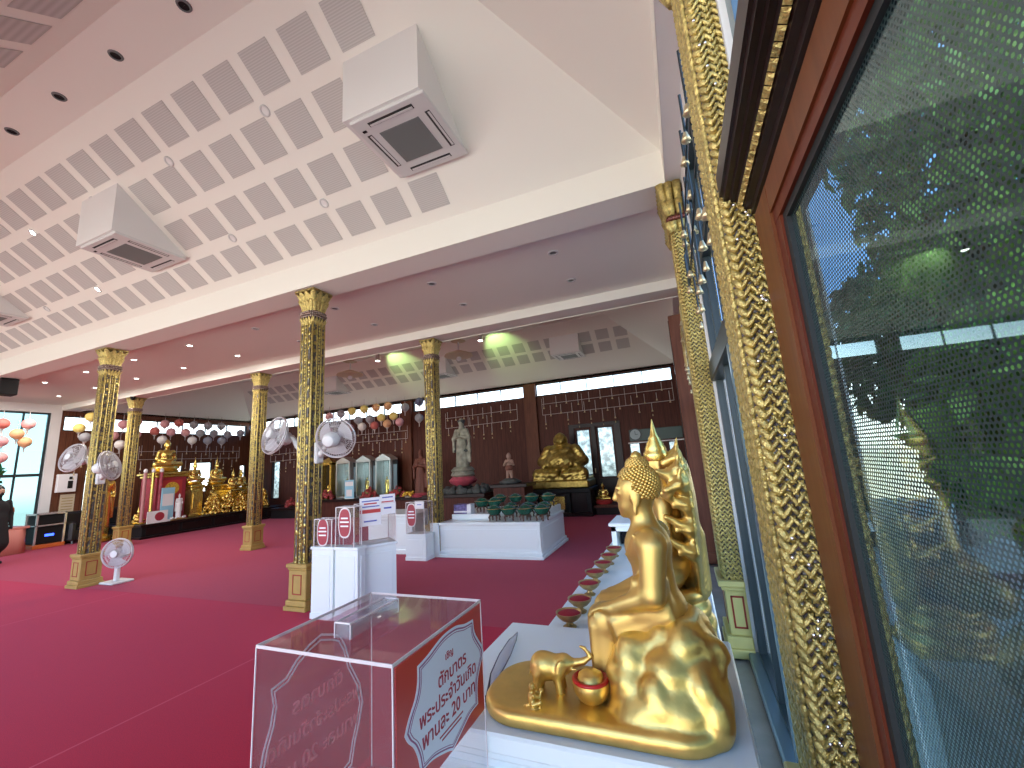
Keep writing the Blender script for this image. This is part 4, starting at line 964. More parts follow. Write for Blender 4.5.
def standing_prims():
    P_ = [(s_ell((0, 0, 1.18), (.10, .155, .17)), 0), (s_ell((0, 0, .95), (.10, .14, .16)), .06), (s_cap((0, 0, .90), (0, 0, .10), .15, .17), .05), (s_cap((0, 0, 1.3), (0, 0, 1.40), .05, .045), .03),
     (s_ell((-.01, 0, 1.48), (.075, .066, .095)), .02), (s_ell((0, 0, 1.56), (.05, .048, .05)), .03), (s_cap((0, 0, 1.59), (0, 0, 1.72), .022, .004), .012), (s_cap((-.082, 0, 1.49), (-.092, 0, 1.465), .008, .011), .01)]
    for s in (-1, 1):
        P_ += [(s_cap((0, s*.16, 1.28), (.01, s*.21, 1.02), .05, .04), .03), (s_cap((.01, s*.21, 1.02), (-.10, s*.17, .92), .036, .026), .02), (s_box((.02, s*.20, .70), (.05, .03, .30), .025), .05), (s_cap((-.02, s*.08, .05), (-.13, s*.09, .02), .045, .03), .02), (s_ell((0, s*.07, 1.46), (.018, .01, .045)), .008)]
    return P_
standing_me = sculpt_mesh('body', 'goldbright', standing_prims(), (-.2, -.30, -.02), (.22, .30, 1.74), .017, None, 2)
# ------------------------------------------------------------------ golden figure under the naga hood, behind
ng = thing('naga_statue', 'golden crowned statue under a many-headed serpent hood behind the seated figure', 'statue', (-.085, 1.845, ZC))
cl = []
for z, R_, r in ((.030, .092, .034), (.085, .082, .032), (.136, .072, .029)): cl.append((s_tor((0, 0, z), R_, r, 1.0, 1.18), .006))
cl += [(s_ell((0, 0, .08), (.085, .10, .085)), .01), (s_box((0, 0, .008), (.118, .135, .010), .008), .006)]
obj('coils', sculpt_mesh('coils', 'gold', cl, (-.15, -.17, -.006), (.15, .17, .185), .005, None, 1), ng)
bm_ = seated_me.copy(); bm_.materials.clear(); bm_.materials.append(M['goldsat'])
fg = obj('figure', bm_, ng, (-.012, 0, .155), 0, (.62, .56, .86))
cr = MB()
cz = .155+.60*.86
cr.lathe([(.046, cz-.03), (.052, cz-.01), (.050, cz+.004), (.042, cz+.016), (.044, cz+.022), (.034, cz+.036), (.035, cz+.042), (.024, cz+.056), (.025, cz+.061), (.015, cz+.078), (.010, cz+.10), (.005, cz+.125), (.001, cz+.145)], 20, (-.018, 0, 0))
cr.build('crown', 'goldbright', fg if False else ng, True, 60)
# hood: broad leaf behind the figure with seven heads leaning forward
hd = [(s_ell((.082, 0, .36), (.024, .125, .26)), 0), (s_cap((.075, 0, .16), (.085, 0, .34), .050, .040), .03), (s_ell((.078, 0, .48), (.028, .12, .16)), .03)]
for k in range(-3, 4):
    a = k*27; y = .118*math.sin(math.radians(a))*1.05; z = .50+.135*math.cos(math.radians(a))
    r0 = (.075, y*.75, .50+(z-.50)*.7); tip = (.012+.01*abs(k), y*1.20, z+.010); 
    hd += [(s_cap(r0, (.058, y*1.08, z+.03), .024, .022), .012), (s_cap((.058, y*1.08, z+.03), (.012, y*1.2, z+.012), .022, .015), .01), (s_cap((.060, y*1.1, z+.045), (.072, y*1.15, z+.105), .012, .002), .008), (s_cap((.03, y*1.16, z+.0), (.016, y*1.2, z-.016), .009, .006), .004)]
for s in (-1, 1):
    for k in range(4):
        z = .30+.085*k; hd.append((s_cap((.070, s*.11, z), (.002-.006*k, s*.132, z+.050), .027, .011), .014)); hd.append((s_cap((.070, s*.10, z+.03), (.03, s*.128, z+.0), .018, .010), .012))
def scale_disp(P): return .0016*np.sin(P[:, 2]*260)*np.sin(P[:, 1]*220)
obj('serpent_hood', sculpt_mesh('serpent_hood', 'gold', hd, (-.05, -.20, .10), (.14, .20, .80), .0058, scale_disp, 1), ng)
# ------------------------------------------------------------------ donation cabinets by the column
def small_box(root, w, d, h, paper=None, oval=None):
    p = MB(); t = .006
    p.box(-w/2, w/2, -d/2, -d/2+t, 0, h).box(-w/2, w/2, d/2-t, d/2, 0, h).box(-w/2, -w/2+t, -d/2+t, d/2-t, 0, h).box(w/2-t, w/2, -d/2+t, d/2-t, 0, h).box(-w/2, w/2, -d/2, d/2, h, h+t)
    p.build('acrylic_walls', 'acrylic', root, fix=False)
    e = MB(); q = .004
    for x in (-w/2, w/2):
        for y in (-d/2, d/2): e.box(x-q, x+q, y-q, y+q, 0, h)
        e.box(x-q, x+q, -d/2, d/2, h, h+2*q)
    for y in (-d/2, d/2): e.box(-w/2, w/2, y-q, y+q, h, h+2*q)
    e.build('edge', 'acredge', root)
    if oval:
        cx, cz, a, b = oval
        pts = []
        for k in range(40):
            t_ = 2*PI*k/40; rr = 1/((abs(math.cos(t_))**2.7+abs(math.sin(t_))**2.7)**(1/2.7)); pts.append((cx+a*rr*math.cos(t_), cz+b*rr*math.sin(t_)))
        # prism axis Y: (b->x?)
        o = MB().add([(x, -d/2-.004, z) for x, z in pts]+[(x, -d/2-.001, z) for x, z in pts], [tuple(range(40)), tuple(range(40, 80))[::-1]]+[(i, (i+1) % 40, 40+(i+1) % 40, 40+i) for i in range(40)]).build('white_rim', 'acredge', root)
        pts2 = [(cx+(x-cx)*.86, cz+(z-cz)*.90) for x, z in pts]
        MB().add([(x, -d/2-.006, z) for x, z in pts2]+[(x, -d/2-.003, z) for x, z in pts2], [tuple(range(40)), tuple(range(40, 80))[::-1]]+[(i, (i+1) % 40, 40+(i+1) % 40, 40+i) for i in range(40)]).build('red_oval', 'redoval', o)
        tx = MB()
        for z, ww in ((.30, .55), (.05, .7), (-.22, .62)): tx.box(cx-a*ww, cx+a*ww, -d/2-.008, -d/2-.006, cz+b*z-b*.05, cz+b*z+b*.05)
        tx.build('lettering', 'whitesticker', o)
def cabinet(x, y, w, d, h, label, rot=0, group='white donation cabinets'):
    c = thing('donation_cabinet', label, 'cabinet', (x, y, 0), rot, group)
    MB().box(-w/2+.015, w/2-.015, -d/2+.015, d/2-.015, 0, h-.03).build('body', 'cabinet', c)
    MB().box(-w/2, w/2, -d/2, d/2, h-.03, h, .006).build('top', 'cabinet', c)
    MB().box(-w/2+.055, w/2-.055, -d/2+.008, -d/2+.018, .10, h-.09, .003).box(-w/2+.008, -w/2+.018, -d/2+.055, d/2-.055, .10, h-.09, .003).box(w/2-.018, w/2-.008, -d/2+.055, d/2-.055, .10, h-.09, .003).build('raised_panel', 'cabinet', c)
    MB().box(-w/2+.005, w/2-.005, -d/2+.005, d/2-.005, 0, .06, .006).build('plinth', 'cabinet', c)
    return c
YD = 3.62
cabinet(-3.705, 3.57, .33, .14, .725, 'left white donation cabinet of the three in front of the gilded column')
cabinet(-3.374, 3.57, .33, .14, .725, 'middle white donation cabinet of the three in front of the gilded column')
cabinet(-3.355, 3.925, .42, .36, .70, 'right white donation cabinet of the three, turned towards the camera', math.radians(53.5))
b1 = thing('collection_box', 'clear collection box with a red oval sign on the left white donation cabinet', 'donation box', (-3.705, 3.57, .725), 0, 'clear collection boxes'); small_box(b1, .25, .11, .28, None, (0, .15, .08, .145))
b2 = thing('collection_box', 'taller clear collection box with a red oval sign on the middle white donation cabinet', 'donation box', (-3.40, 3.57, .725), 0, 'clear collection boxes'); small_box(b2, .25, .11, .40, None, (.0, .245, .085, .155))
b3 = thing('collection_box', 'clear collection box with two white paper notices on the right white donation cabinet', 'donation box', (-3.355, 3.925, .70), math.radians(53.5), 'clear collection boxes'); small_box(b3, .39, .32, .42)
def notice(root, x0, x1, y, z0, z1, bands):
    n = MB().box(x0, x1, y-.004, y, z0, z1).build('paper_notice', 'paper', root)
    for (a, c, m, wd) in bands:
        MB().box(x0+(x1-x0)*(.5-wd/2), x0+(x1-x0)*(.5+wd/2), y-.006, y-.004, z0+(z1-z0)*a, z0+(z1-z0)*c).build('printed_band', m, n)
notice(b3, -.20, .03, -.165, .20, .50, [(.86, .90, 'bluetext', .8), (.76, .81, 'redpaper', .6), (.66, .70, 'bluetext', .85), (.45, .58, 'redpaper', .96), (.14, .19, 'bluetext', .6)])
notice(b3, .02, .19, -.158, .30, .52, [(.82, .88, 'bluetext', .7), (.60, .66, 'redpaper', .8), (.28, .36, 'bluetext', .5)])
# small coins / notes lying inside the right box
MB().box(-.12, .0, -.05, .02, .002, .006, .001).box(.03, .15, -.02, .08, .002, .008, .001).box(-.1, -.02, .05, .12, .002, .006, .001).build('banknotes', 'paper', b3)
# single cabinet and white table beyond
cabinet(-4.235, 6.05, .42, .26, .42, 'small white donation cabinet at the left end of the white display table')
b4 = thing('collection_box', 'clear collection box with red oval sign on the small separate white cabinet', 'donation box', (-4.235, 6.05, .42), 0, 'clear collection boxes'); small_box(b4, .36, .24, .50, None, (-.07, .30, .095, .19))
notice(b4, .01, .18, -.125, .40, .52, [(.5, .6, 'bluetext', .5)])
wt = thing('white_altar_table', 'white moulded table left of the small white donation cabinet', 'table', (-5.05, 6.70, 0))
MB().box(-.62, .52, -.40, .40, .64, .69, .01).box(-.58, .48, -.37, .37, .58, .64, .01).build('top', 'cabinet', wt)
MB().box(-.54, .44, -.33, .33, .06, .58).build('body', 'cabinet', wt)
MB().box(-.58, .48, -.37, .37, 0, .08, .01).build('plinth', 'cabinet', wt)
MB().box(-.48, .38, -.34, -.325, .14, .52, .004).build('raised_panel', 'cabinet', wt)
# ------------------------------------------------------------------ display table with stacked green bowls
dt = thing('display_table', 'wide white display table carrying rows of green bowls', 'table', (-3.14, 6.95, 0))
MB().box(-.985, -.822, -.755, -.715, .0, .55, .004).build('end_board', 'cabinet', dt)
MB().box(-.82, .985, -.74, .70, .50, .55, .01).build('top', 'cabinet', dt)
MB().box(-.82, .965, -.70, .68, .09, .50).build('body', 'cabinet', dt)
MB().box(-.82, 1.01, -.762, .735, 0, .05, .008).box(-.82, .99, -.735, .715, .05, .10, .012).build('plinth', 'cabinet', dt)
MB().box(-.74, .93, -.71, -.695, .15, .44, .004).box(.96, .972, -.62, .62, .15, .44, .004).build('raised_panel', 'cabinet', dt)
MB().box(-.76, -.02, -.40, .68, .549, .64, .006).build('riser', 'cabinet', dt)
MB().box(-.019, .93, .02, .68, .549, .66, .006).build('riser', 'cabinet', dt)
gb_me = MB().lathe([(.055, .085), (.085, .10), (.125, .14), (.145, .185), (.148, .205), (.125, .215), (.08, .245), (.02, .262), (.001, .264)], 24, cap=False).mesh('bowl', 'green', True, 60, True)
gr_me = MB().lathe([(.148, .198), (.153, .204), (.148, .210), (.145, .204)], 24, cap=False).mesh('gilt_rim', 'bronze', True, None, True)
leg_mb = MB()
leg_mb.tube([(.085, 0, .10), (.11, 0, .06), (.095, 0, .025), (.105, 0, 0)], [.016, .018, .012, .016], 8)
leg_me = leg_mb.mesh('leg', 'legwood', True, None, True)
st_me = MB().lathe([(.05, .085), (.09, .088), (.095, .098), (.06, .104)], 20).mesh('stand_ring', 'legwood', True, 40, True)
rows = [('front', 6.40, .55, [-3.00, -2.74, -2.46, -2.17], .0), ('second', 6.80, .64, [-3.42, -3.17, -2.86, -2.55, -2.26], .0), ('third', 7.25, .66, [-3.27, -2.95, -2.63, -2.32], .07)]
first = None
for nm_, y, z, xs, dz in rows:
    for k, x in enumerate(xs):
        zz_ = z if not (nm_ == 'second' and x > -3.16) else .55
        lb = 'green lidded bowl on carved legs, %s from left in the %s row' % (ORD[k], {'second': 'middle', 'third': 'rear'}.get(nm_, nm_))
        if nm_ == 'second' and k > 1: lb = 'green lidded bowl on carved legs, %s from left in the middle row' % ORD[k]
        b = thing('footed_bowl', lb, 'bowl', (x, y, zz_), k*.4, 'green footed bowls on the white display table'); b.scale = (.88, .88, .95)
        obj('bowl', gb_me, b); obj('gilt_rim', gr_me, b); obj('stand_ring', st_me, b)
        for q in range(4): obj('leg', leg_me, b, None, q*PI/2+PI/4)
pb = thing('printed_carton', 'violet printed carton at the left end of the white display table', 'box', (-3.73, 6.66, .64))
MB().box(-.16, .10, -.05, .12, 0, .16, .004).build('carton', 'purpleprint', pb); MB().box(.10, .18, -.05, .10, 0, .16, .004).build('white_end', 'paper', pb)
MB().box(-.16, .10, -.053, -.049, .02, .05).build('lettering', 'paper', pb)
# ------------------------------------------------------------------ fans
def fan_head(root, R_=.23, yaw=0.0, tilt=0.0, z=0.0, off=(0, 0, 0)):
    Mx = Matrix.Translation(off) @ Matrix.Rotation(yaw, 4, 'Z') @ Matrix.Rotation(tilt, 4, 'X')
    b = MB()                                                   # cage faces -Y
    for y, rr in ((-.05, R_), (-.07, R_*.98), (-.10, R_*.82), (-.112, R_*.60), (-.118, R_*.38), (-.12, R_*.2), (-.02, R_*.9), (0, R_*.62), (.01, R_*.4)):
        b.tube([(rr*math.cos(2*PI*k/36), y, rr*math.sin(2*PI*k/36)) for k in range(36)], .0032 if rr < R_*.97 else .008, 5, closed=True)
    for k in range(48):
        a = 2*PI*k/48; ca, sa = math.cos(a), math.sin(a)
        b.tube([(R_*.15*ca, -.12, R_*.15*sa), (R_*.6*ca, -.112, R_*.6*sa), (R_*.85*ca, -.098, R_*.85*sa), (R_*ca, -.06, R_*sa), (R_*.85*ca, -.015, R_*.85*sa), (R_*.3*ca, .012, R_*.3*sa)], .0022, 4)
    b.xf(Mx).build('cage', 'wire', root, True)
    bl = MB()
    for k in range(3):
        a0 = 2*PI*k/3+.3; vs = []; fs = []
        for i in range(7):
            rr = .04+(R_*.86-.04)*i/6
            for j in range(6):
                a = a0+(j/5-.5)*(1.35 if i > 1 else .9)+i*.05; y = -.055+.032*(j/5-.5)
                vs.append((rr*math.cos(a), y, rr*math.sin(a)))
        for i in range(6):
            for j in range(5): p = i*6+j; fs.append((p, p+1, p+7, p+6))
        bl.add(vs, fs)
    bl.xf(Mx).build('blades', 'fanblade', root, True, fix=False)
    MB().lathe([(.05, -.14), (.055, -.12), (.045, -.06)], 16, axis='Y').xf(Matrix.Identity(4)).build('hub', 'fan', root, True, 40).matrix_local = Mx
    MB().lathe([(.05, .0), (.085, .02), (.085, .11), (.06, .15), (.02, .16)], 18, axis='Y').build('motor', 'fan', root, True, 40).matrix_local = Mx
def wall_fan(x, y, z, side, label, yaw):
    t = thing('wall_fan', label, 'fan', (x, y, z), 0, 'fans fixed to the gilded columns')
    s = side
    MB().box(min(0, s*.05), max(0, s*.05), -.06, .06, -.16, .10, .015).build('bracket', 'fan', t)
    MB().tube([(s*.03, 0, -.06), (s*.10, 0, -.02), (s*.15, 0, .05), (s*.20, 0, .10)], [.045, .035, .03, .03], 8).build('arm', 'fan', t, True)
    fan_head(t, .235, yaw, -.25, 0, (s*(.30 if s < 0 else .36), -.10, .11))
wall_fan(-4.36, 3.80, 1.88, -1, 'white wall fan on the left side of the gilded column by the cabinets', math.radians(-8))
wall_fan(-4.12, 3.80, 1.78, 1, 'white wall fan on the right side of the gilded column by the cabinets', math.radians(200))
wall_fan(-9.10, 3.80, 1.90, -1, 'grey wall fan on the left side of the far left gilded column', math.radians(15))
wall_fan(-8.86, 3.80, 1.72, 1, 'grey wall fan on the right side of the far left gilded column', math.radians(125))
pf = thing('pedestal_fan', 'white pedestal fan standing right of the left gilded column base', 'fan', (-8.62, 4.05, .004))
MB().box(-.17, .20, -.15, .15, 0, .03, .012).build('base', 'fan', pf)
MB().box(-.035, .035, -.03, .03, .02, .42, .01).build('post', 'fan', pf)
fan_head(pf, .22, math.radians(30), 0, 0, (.16, -.06, .47))
# black speaker on the leftmost column
spk = thing('speaker', 'black loudspeaker hanging high beside the leftmost column', 'speaker', (-12.72, 3.78, 3.50))
MB().box(-.15, .13, -.12, .14, 0, .34, .012).build('cabinet', 'black', spk); MB().box(-.13, .11, -.127, -.118, .02, .32, .004).build('grille', 'slot', spk); MB().box(-.72, -.14, -.03, .03, .2, .26).build('bracket', 'black', spk)
cm = thing('dome_camera', 'small black camera at the end of the rear ceiling beam', 'camera', (-13.45, 6.26, 3.85)); MB().lathe([(.05, 0), (.055, .0), (.05, -.05), (.03, -.085), (.001, -.095)], 16, cap=False).build('dome', 'black', cm, True); MB().lathe([(.065, -.012), (.065, .0)], 16).build('collar', 'black', cm, True, 40)
# ------------------------------------------------------------------ gilded altar along the left wall
al = thing('altar_platform', 'long low black altar platform along the left wall carrying the gold figures', 'platform', (-15.4, 9.4, 0))
MB().box(-.55, 1.05, -2.20, 2.6, .0, .33, .01).build('body', 'black', al)
MB().box(-.56, 1.09, -2.25, 2.6, .33, .40, .012).build('top', 'cornice', al)
MB().box(-.56, 1.10, -2.25, 2.6, .0, .06, .01).build('plinth', 'cornice', al)
for k in range(5): MB().box(1.045, 1.06, -2.1+k*.93, -1.25+k*.93, .10, .29, .004).build('front_panel', 'cornice', al)
sh = thing('altar_extension', 'low black altar bench in the back left corner behind the gilded column', 'platform', (-13.2, 11.45, 0))
MB().box(-1.0, .82, -.45, .5, .28, .36, .01).build('top', 'cornice', sh); MB().box(-.95, .78, -.42, .48, 0, .28).build('body', 'black', sh)
def shrine(loc, label, w, h, mat, top=True):
    t = thing('altar_pedestal', label, 'pedestal', loc)
    MB().box(-w/2, w/2, -w/2, w/2, 0, .10, .015).box(-w*.42, w*.42, -w*.42, w*.42, .10, h-.14).build('body', mat, t)
    MB().box(-w*.46, w*.46, -w*.46, w*.46, h-.16, h-.08, .02).box(-w*.52, w*.52, -w*.52, w*.52, h-.08, h, .015).build('cornice', 'goldbright', t)
    MB().box(w*.42, w*.42+.02, -w*.30, w*.30, .25, h-.25, .004).build('banner', 'redpaper' if top else mat, t)
    return t
p1 = shrine((-15.2, 8.1, .40), 'tall red and gold pedestal under the largest gold seated altar figure', .95, 1.45, 'redoval')
MB().lathe([(.001, .03), (.19, .03), (.19, .0)], 28, (.42, 0, .95), axis='X').build('gold_disc', 'flowery', p1, True, 40)
def gold_fig(me, name, loc, sc, label, rot, group='gold figures on the altar', base=True, crown=True):
    t = thing(name, label, 'statue', loc, rot, group)
    H = .735 if me is seated_me else 1.74
    o = obj('body', me, t, (0, 0, .14*sc if base else 0), 0, sc)
    if base: MB().lathe([(.20, 0), (.25, .03), (.19, .06), (.24, .10), (.23, .14)], 28, fn=lambda a, z: 1+.04*abs(math.sin(10*a))).xf(Matrix.Diagonal((sc*.9, sc*1.25, sc, 1)) if me is seated_me else Matrix.Diagonal((sc, sc*1.1, sc, 1))).build('lotus_base', 'goldbright', t, True, 50)
    if crown:
        z0 = (H+.10)*sc; MB().lathe([(.06*sc, z0-.10*sc), (.045*sc, z0-.02*sc), (.02*sc, z0+.06*sc), (.006*sc, z0+.20*sc)], 14).build('flame', 'goldbright', t, True)
    return t
gold_fig(seated_me, 'altar_buddha', (-15.2, 8.1, 1.85), 1.25, 'largest gold seated altar figure on the tall red pedestal', PI, crown=False)
p2 = shrine((-14.95, 8.84, .40), 'gold pedestal right of the tall red one on the altar', .42, 1.0, 'goldbright', False)
gold_fig(seated_me, 'altar_buddha', (-14.95, 8.82, 1.40), .88, 'gold seated figure with pointed flame right of the largest altar figure', PI)
p3 = shrine((-15.3, 9.74, .40), 'gold pedestal of the tallest figure in the right group on the altar', .5, .95, 'goldbright', False)
gold_fig(seated_me, 'altar_buddha', (-15.3, 9.74, 1.35), .95, 'tallest gold seated figure in the right group on the altar', PI)
gold_fig(seated_me, 'altar_buddha', (-14.95, 10.10, 1.15), .72, 'middle gold seated figure in the right group on the altar', PI)
p4 = shrine((-14.95, 10.10, .40), 'gold pedestal of the middle figure in the right altar group', .40, .75, 'goldbright', False)
p5 = shrine((-15.15, 10.52, .40), 'gold pedestal at the right end of the altar group', .40, .70, 'goldbright', False)
gold_fig(seated_me, 'altar_buddha', (-15.15, 10.52, 1.10), .85, 'gold seated figure at the right end of the altar group', PI)
gold_fig(standing_me, 'standing_buddha', (-15.55, 6.80, .004), 1.15, 'gold standing figure between the two left gilded columns', PI)
gold_fig(standing_me, 'standing_buddha', (-15.75, 11.6, .36), .98, 'gold standing figure in the back left corner beside a bright window', PI*.8)
gold_fig(seated_me, 'altar_buddha', (-14.9, 7.36, .40), .50, 'small gold figure low on the left end of the altar', PI)
r = random.Random(11)
posn = ['front left', 'front centre', 'front right', 'rear left', 'rear centre', 'rear right']
def flower_mound(loc, sx, sy, sz, label, mat='goldbright', n=130, cat='ornament', name='gold_bouquet'):
    t = thing(name, label, cat, loc)
    b = MB()
    for i in range(n):
        a = 2*PI*r.random(); q = math.sqrt(r.random()); z = sz*(1-q*q)*(.3+.7*r.random())
        p = Vector((sx*q*math.cos(a), sy*q*math.sin(a), z+.03)); R = Euler((r.random()*3, r.random()*3, r.random()*3)).to_matrix()
        b.ell(p, (.075, .05, .022), 6, 4, R)
    b.build('petals', mat, t, True)
    s = MB()
    for i in range(14):
        a = 2*PI*r.random(); q = r.random()*.7; s.cyl((sx*q*.3*math.cos(a), sy*q*.3*math.sin(a), 0), (sx*q*math.cos(a), sy*q*math.sin(a), sz*.8), .012, seg=5)
    s.build('stems', 'goldbright' if mat == 'goldbright' else 'leafdark', t); return t
for i, (y, z, x, sc) in enumerate(((9.22, .40, -14.60, .95), (9.68, .40, -14.55, .9), (10.14, .40, -14.52, .85), (10.60, .40, -14.58, .9), (11.06, .40, -14.70, 1.0))):
    flower_mound((x, y, z), .20*sc, .235, .80*sc, 'gold petal offering tree before the right altar figures, %s from left' % ORD[i])
for i, (y, mat) in enumerate(((7.62, 'goldbright'), (7.83, 'pink'), (7.42, 'salmon'))):
    t = thing('altar_candle', ['tall gold candle left of the red altar pedestal', 'tall pink candle left of the red altar pedestal', 'tall salmon candle at the left of the red altar pedestal'][i], 'candle', (-14.62, y-.12, .40), 0, 'tall candles on the altar')
    MB().cyl((0, 0, .06), (0, 0, 1.45), .042, seg=12).build('stick', mat, t, True, 50); MB().lathe([(.08, 0), (.09, .03), (.05, .06)], 16).build('foot', 'goldbright', t, True, 50); MB().ell((0, 0, 1.50), (.05, .05, .07), 10, 6).build('bud', 'paper', t, True)
t = thing('blue_banner_stand', 'pale blue standing picture panel in front of the red altar pedestal', 'panel', (-14.5, 7.86, .40)); MB().box(-.02, .02, -.17, .17, .05, .98, .004).build('panel', 'bluepale', t); MB().box(.018, .028, -.14, .14, .45, .8).build('picture', 'paper', t); MB().box(-.08, .08, -.15, .15, 0, .05).build('foot', 'paper', t)
t = thing('white_figure', 'small white and gold robed figure in front of the red altar pedestal', 'statue', (-14.5, 8.18, .40)); obj('body', standing_me, t, (0, 0, .08), PI, .42).data; MB().lathe([(.12, 0), (.14, .04), (.10, .08)], 18).build('base', 'goldbright', t, True, 40)
w2 = standing_me.copy(); w2.materials.clear(); w2.materials.append(M['paper']); [c for c in t.children if c.name.startswith('body')][0].data = w2
t = thing('red_disc_sign', 'white card with a red disc leaning at the front left edge of the altar', 'sign', (-14.34, 7.55, .40)); MB().box(-.01, .01, -.26, .26, 0, .34, .004).build('card', 'paper', t); MB().lathe([(.001, .016), (.12, .016), (.12, .008)], 28, (0, .05, .18), axis='X').build('red_disc', 'redoval', t, True, 40)
t = thing('offering_tray', 'low tray of white and gold offerings on the front edge of the altar', 'tray', (-14.42, 8.15, .40)); MB().box(-.07, .07, -.22, .22, 0, .04, .008).build('tray', 'bronze', t)
b = MB()
for i in range(12): b.ell((-.05+.10*r.random(), -.2+.4*r.random(), .07), (.03, .03, .035), 8, 5)
b.build('offerings', 'paper', t, True)
# ------------------------------------------------------------------ back wall shrine tables and figures
bt = thing('shrine_table', 'long dark shrine table along the back wall between the two rear pilasters', 'table', (-9.7, 11.45, 0))
MB().box(-2.66, 1.45, -.45, .42, .52, .60, .01).build('top', 'cornice', bt); MB().box(-2.6, 1.4, -.38, .40, .0, .52).build('body', 'darkwood', bt)
def display_case(x, label, h=1.25):
    t = thing('display_case', label, 'cabinet', (x, 11.6, .60), 0, 'glass display cases on the back shrine table')
    MB().box(-.31, .31, -.20, .20, 0, .07, .01).box(-.31, .31, -.20, .20, h-.06, h, .01).box(-.31, -.27, -.20, .20, .07, h-.06).box(.27, .31, -.20, .20, .07, h-.06).box(-.27, .27, .17, .20, .07, h-.06).build('frame', 'crystal', t)
    MB().add([(-.33, -.21, h), (.33, -.21, h), (.33, .2, h), (-.33, .2, h), (0, -.21, h+.17), (0, .2, h+.17)], [(0, 1, 4), (2, 3, 5), (1, 2, 5, 4), (3, 0, 4, 5), (0, 3, 2, 1)]).build('gable', 'crystal', t)
    MB().box(-.27, .27, -.195, -.19, .07, h-.06).build('glass_front', 'glass', t, fix=False)
    MB().box(-.27, .27, .155, .17, .07, h-.06).build('back_mirror', 'casemirror', t)
    obj('figurine', standing_me, t, (0, .02, .08), PI*.5, .36)
    MB().lathe([(.13, .0), (.15, .03), (.11, .08)], 16, (0, .02, .02)).build('base', 'goldbright', t, True, 40)
for x, lb in ((-11.15, 'left glass display case with a pointed top by the back wall'), (-10.25, 'middle glass display case with a pointed top by the back wall'), (-9.4, 'right glass display case with a pointed top by the back wall')): display_case(x, lb)
for k, x in enumerate((-10.70, -9.83, -8.99)):
    t = thing('black_screen', 'dark panel standing right of the %s glass display case' % ['left', 'middle', 'right'][k], 'panel', (x, 11.55, .60), 0, 'dark panels between the display cases')
    MB().box(-.10, .10, -.02, .02, 0, 1.2, .006).build('panel', 'black', t); MB().box(-.07, .07, -.026, -.019, .2, 1.05).build('glass', 'steel2', t); MB().box(-.11, .11, -.06, .06, 0, .03).build('foot', 'black', t)
gc = thing('gold_cabinet', 'gold framed shrine cabinet right of the gilded column with fans', 'cabinet', (-11.95, 11.55, .60))
MB().box(-.30, -.22, -.18, .18, 0, 1.25).box(.22, .30, -.18, .18, 0, 1.25).box(-.30, .30, -.18, .18, 1.17, 1.27, .01).box(-.30, .30, -.18, .18, 0, .10, .01).box(-.22, .22, .12, .18, .1, 1.17).build('frame', 'goldbright', gc)
MB().add([(-.34, -.19, 1.27), (.34, -.19, 1.27), (.34, .19, 1.27), (-.34, .19, 1.27), (0, 0, 1.45)], [(0, 1, 4), (1, 2, 4), (2, 3, 4), (3, 0, 4), (3, 2, 1, 0)]).build('roof', 'goldbright', gc)
MB().box(-.22, .22, .10, .12, .10, 1.17).build('dark_back', 'cornice', gc); obj('figurine', seated_me, gc, (0, 0, .10), PI*.5, .55)
t = thing('blue_poster', 'pale blue poster panel in front of the left glass display case', 'poster', (-10.55, 11.1, .60)); MB().box(-.20, .20, -.012, .012, 0, .62, .003).build('panel', 'bluepale', t); MB().box(-.17, .17, -.018, -.011, .42, .56).box(-.12, .12, -.018, -.011, .08, .3).build('print', 'paper', t); MB().box(-.18, .18, -.02, .06, 0, .02).build('foot', 'paper', t)
for i, (x, y, z, sx, mat, lb) in enumerate(((-11.6, 11.15, .60, .3, 'flower', 'dark red flower arrangement below the gold framed cabinet'), (-9.75, 11.15, .60, .3, 'flower', 'dark red flower arrangement in front of the middle display case'), (-8.66, 11.2, .60, .30, 'flower', 'red and brown flower arrangement in front of the rear pilaster'), (-13.6, 11.4, .36, .22, 'flower', 'small red offerings on the black corner bench'))):
    flower_mound((x, y, z), sx, .2, .30, lb, mat, 60, 'flowers', 'flower_arrangement')
t = thing('gold_antlers', 'small gold branched ornament on the black corner bench', 'ornament', (-13.0, 11.3, .36))
b = MB(); b.lathe([(.10, 0), (.11, .03), (.04, .08), (.05, .12)], 16)
for s in (-1, 1): b.tube([(0, 0, .10), (s*.06, 0, .22), (s*.13, 0, .42)], [.03, .022, .008], 7); b.tube([(s*.07, 0, .24), (s*.03, 0, .36), (s*.05, 0, .46)], [.018, .012, .005], 6)
b.build('branches', 'goldbright', t, True); MB().box(-.14, .14, -.1, .1, 0, .015).build('base', 'goldbright', t)
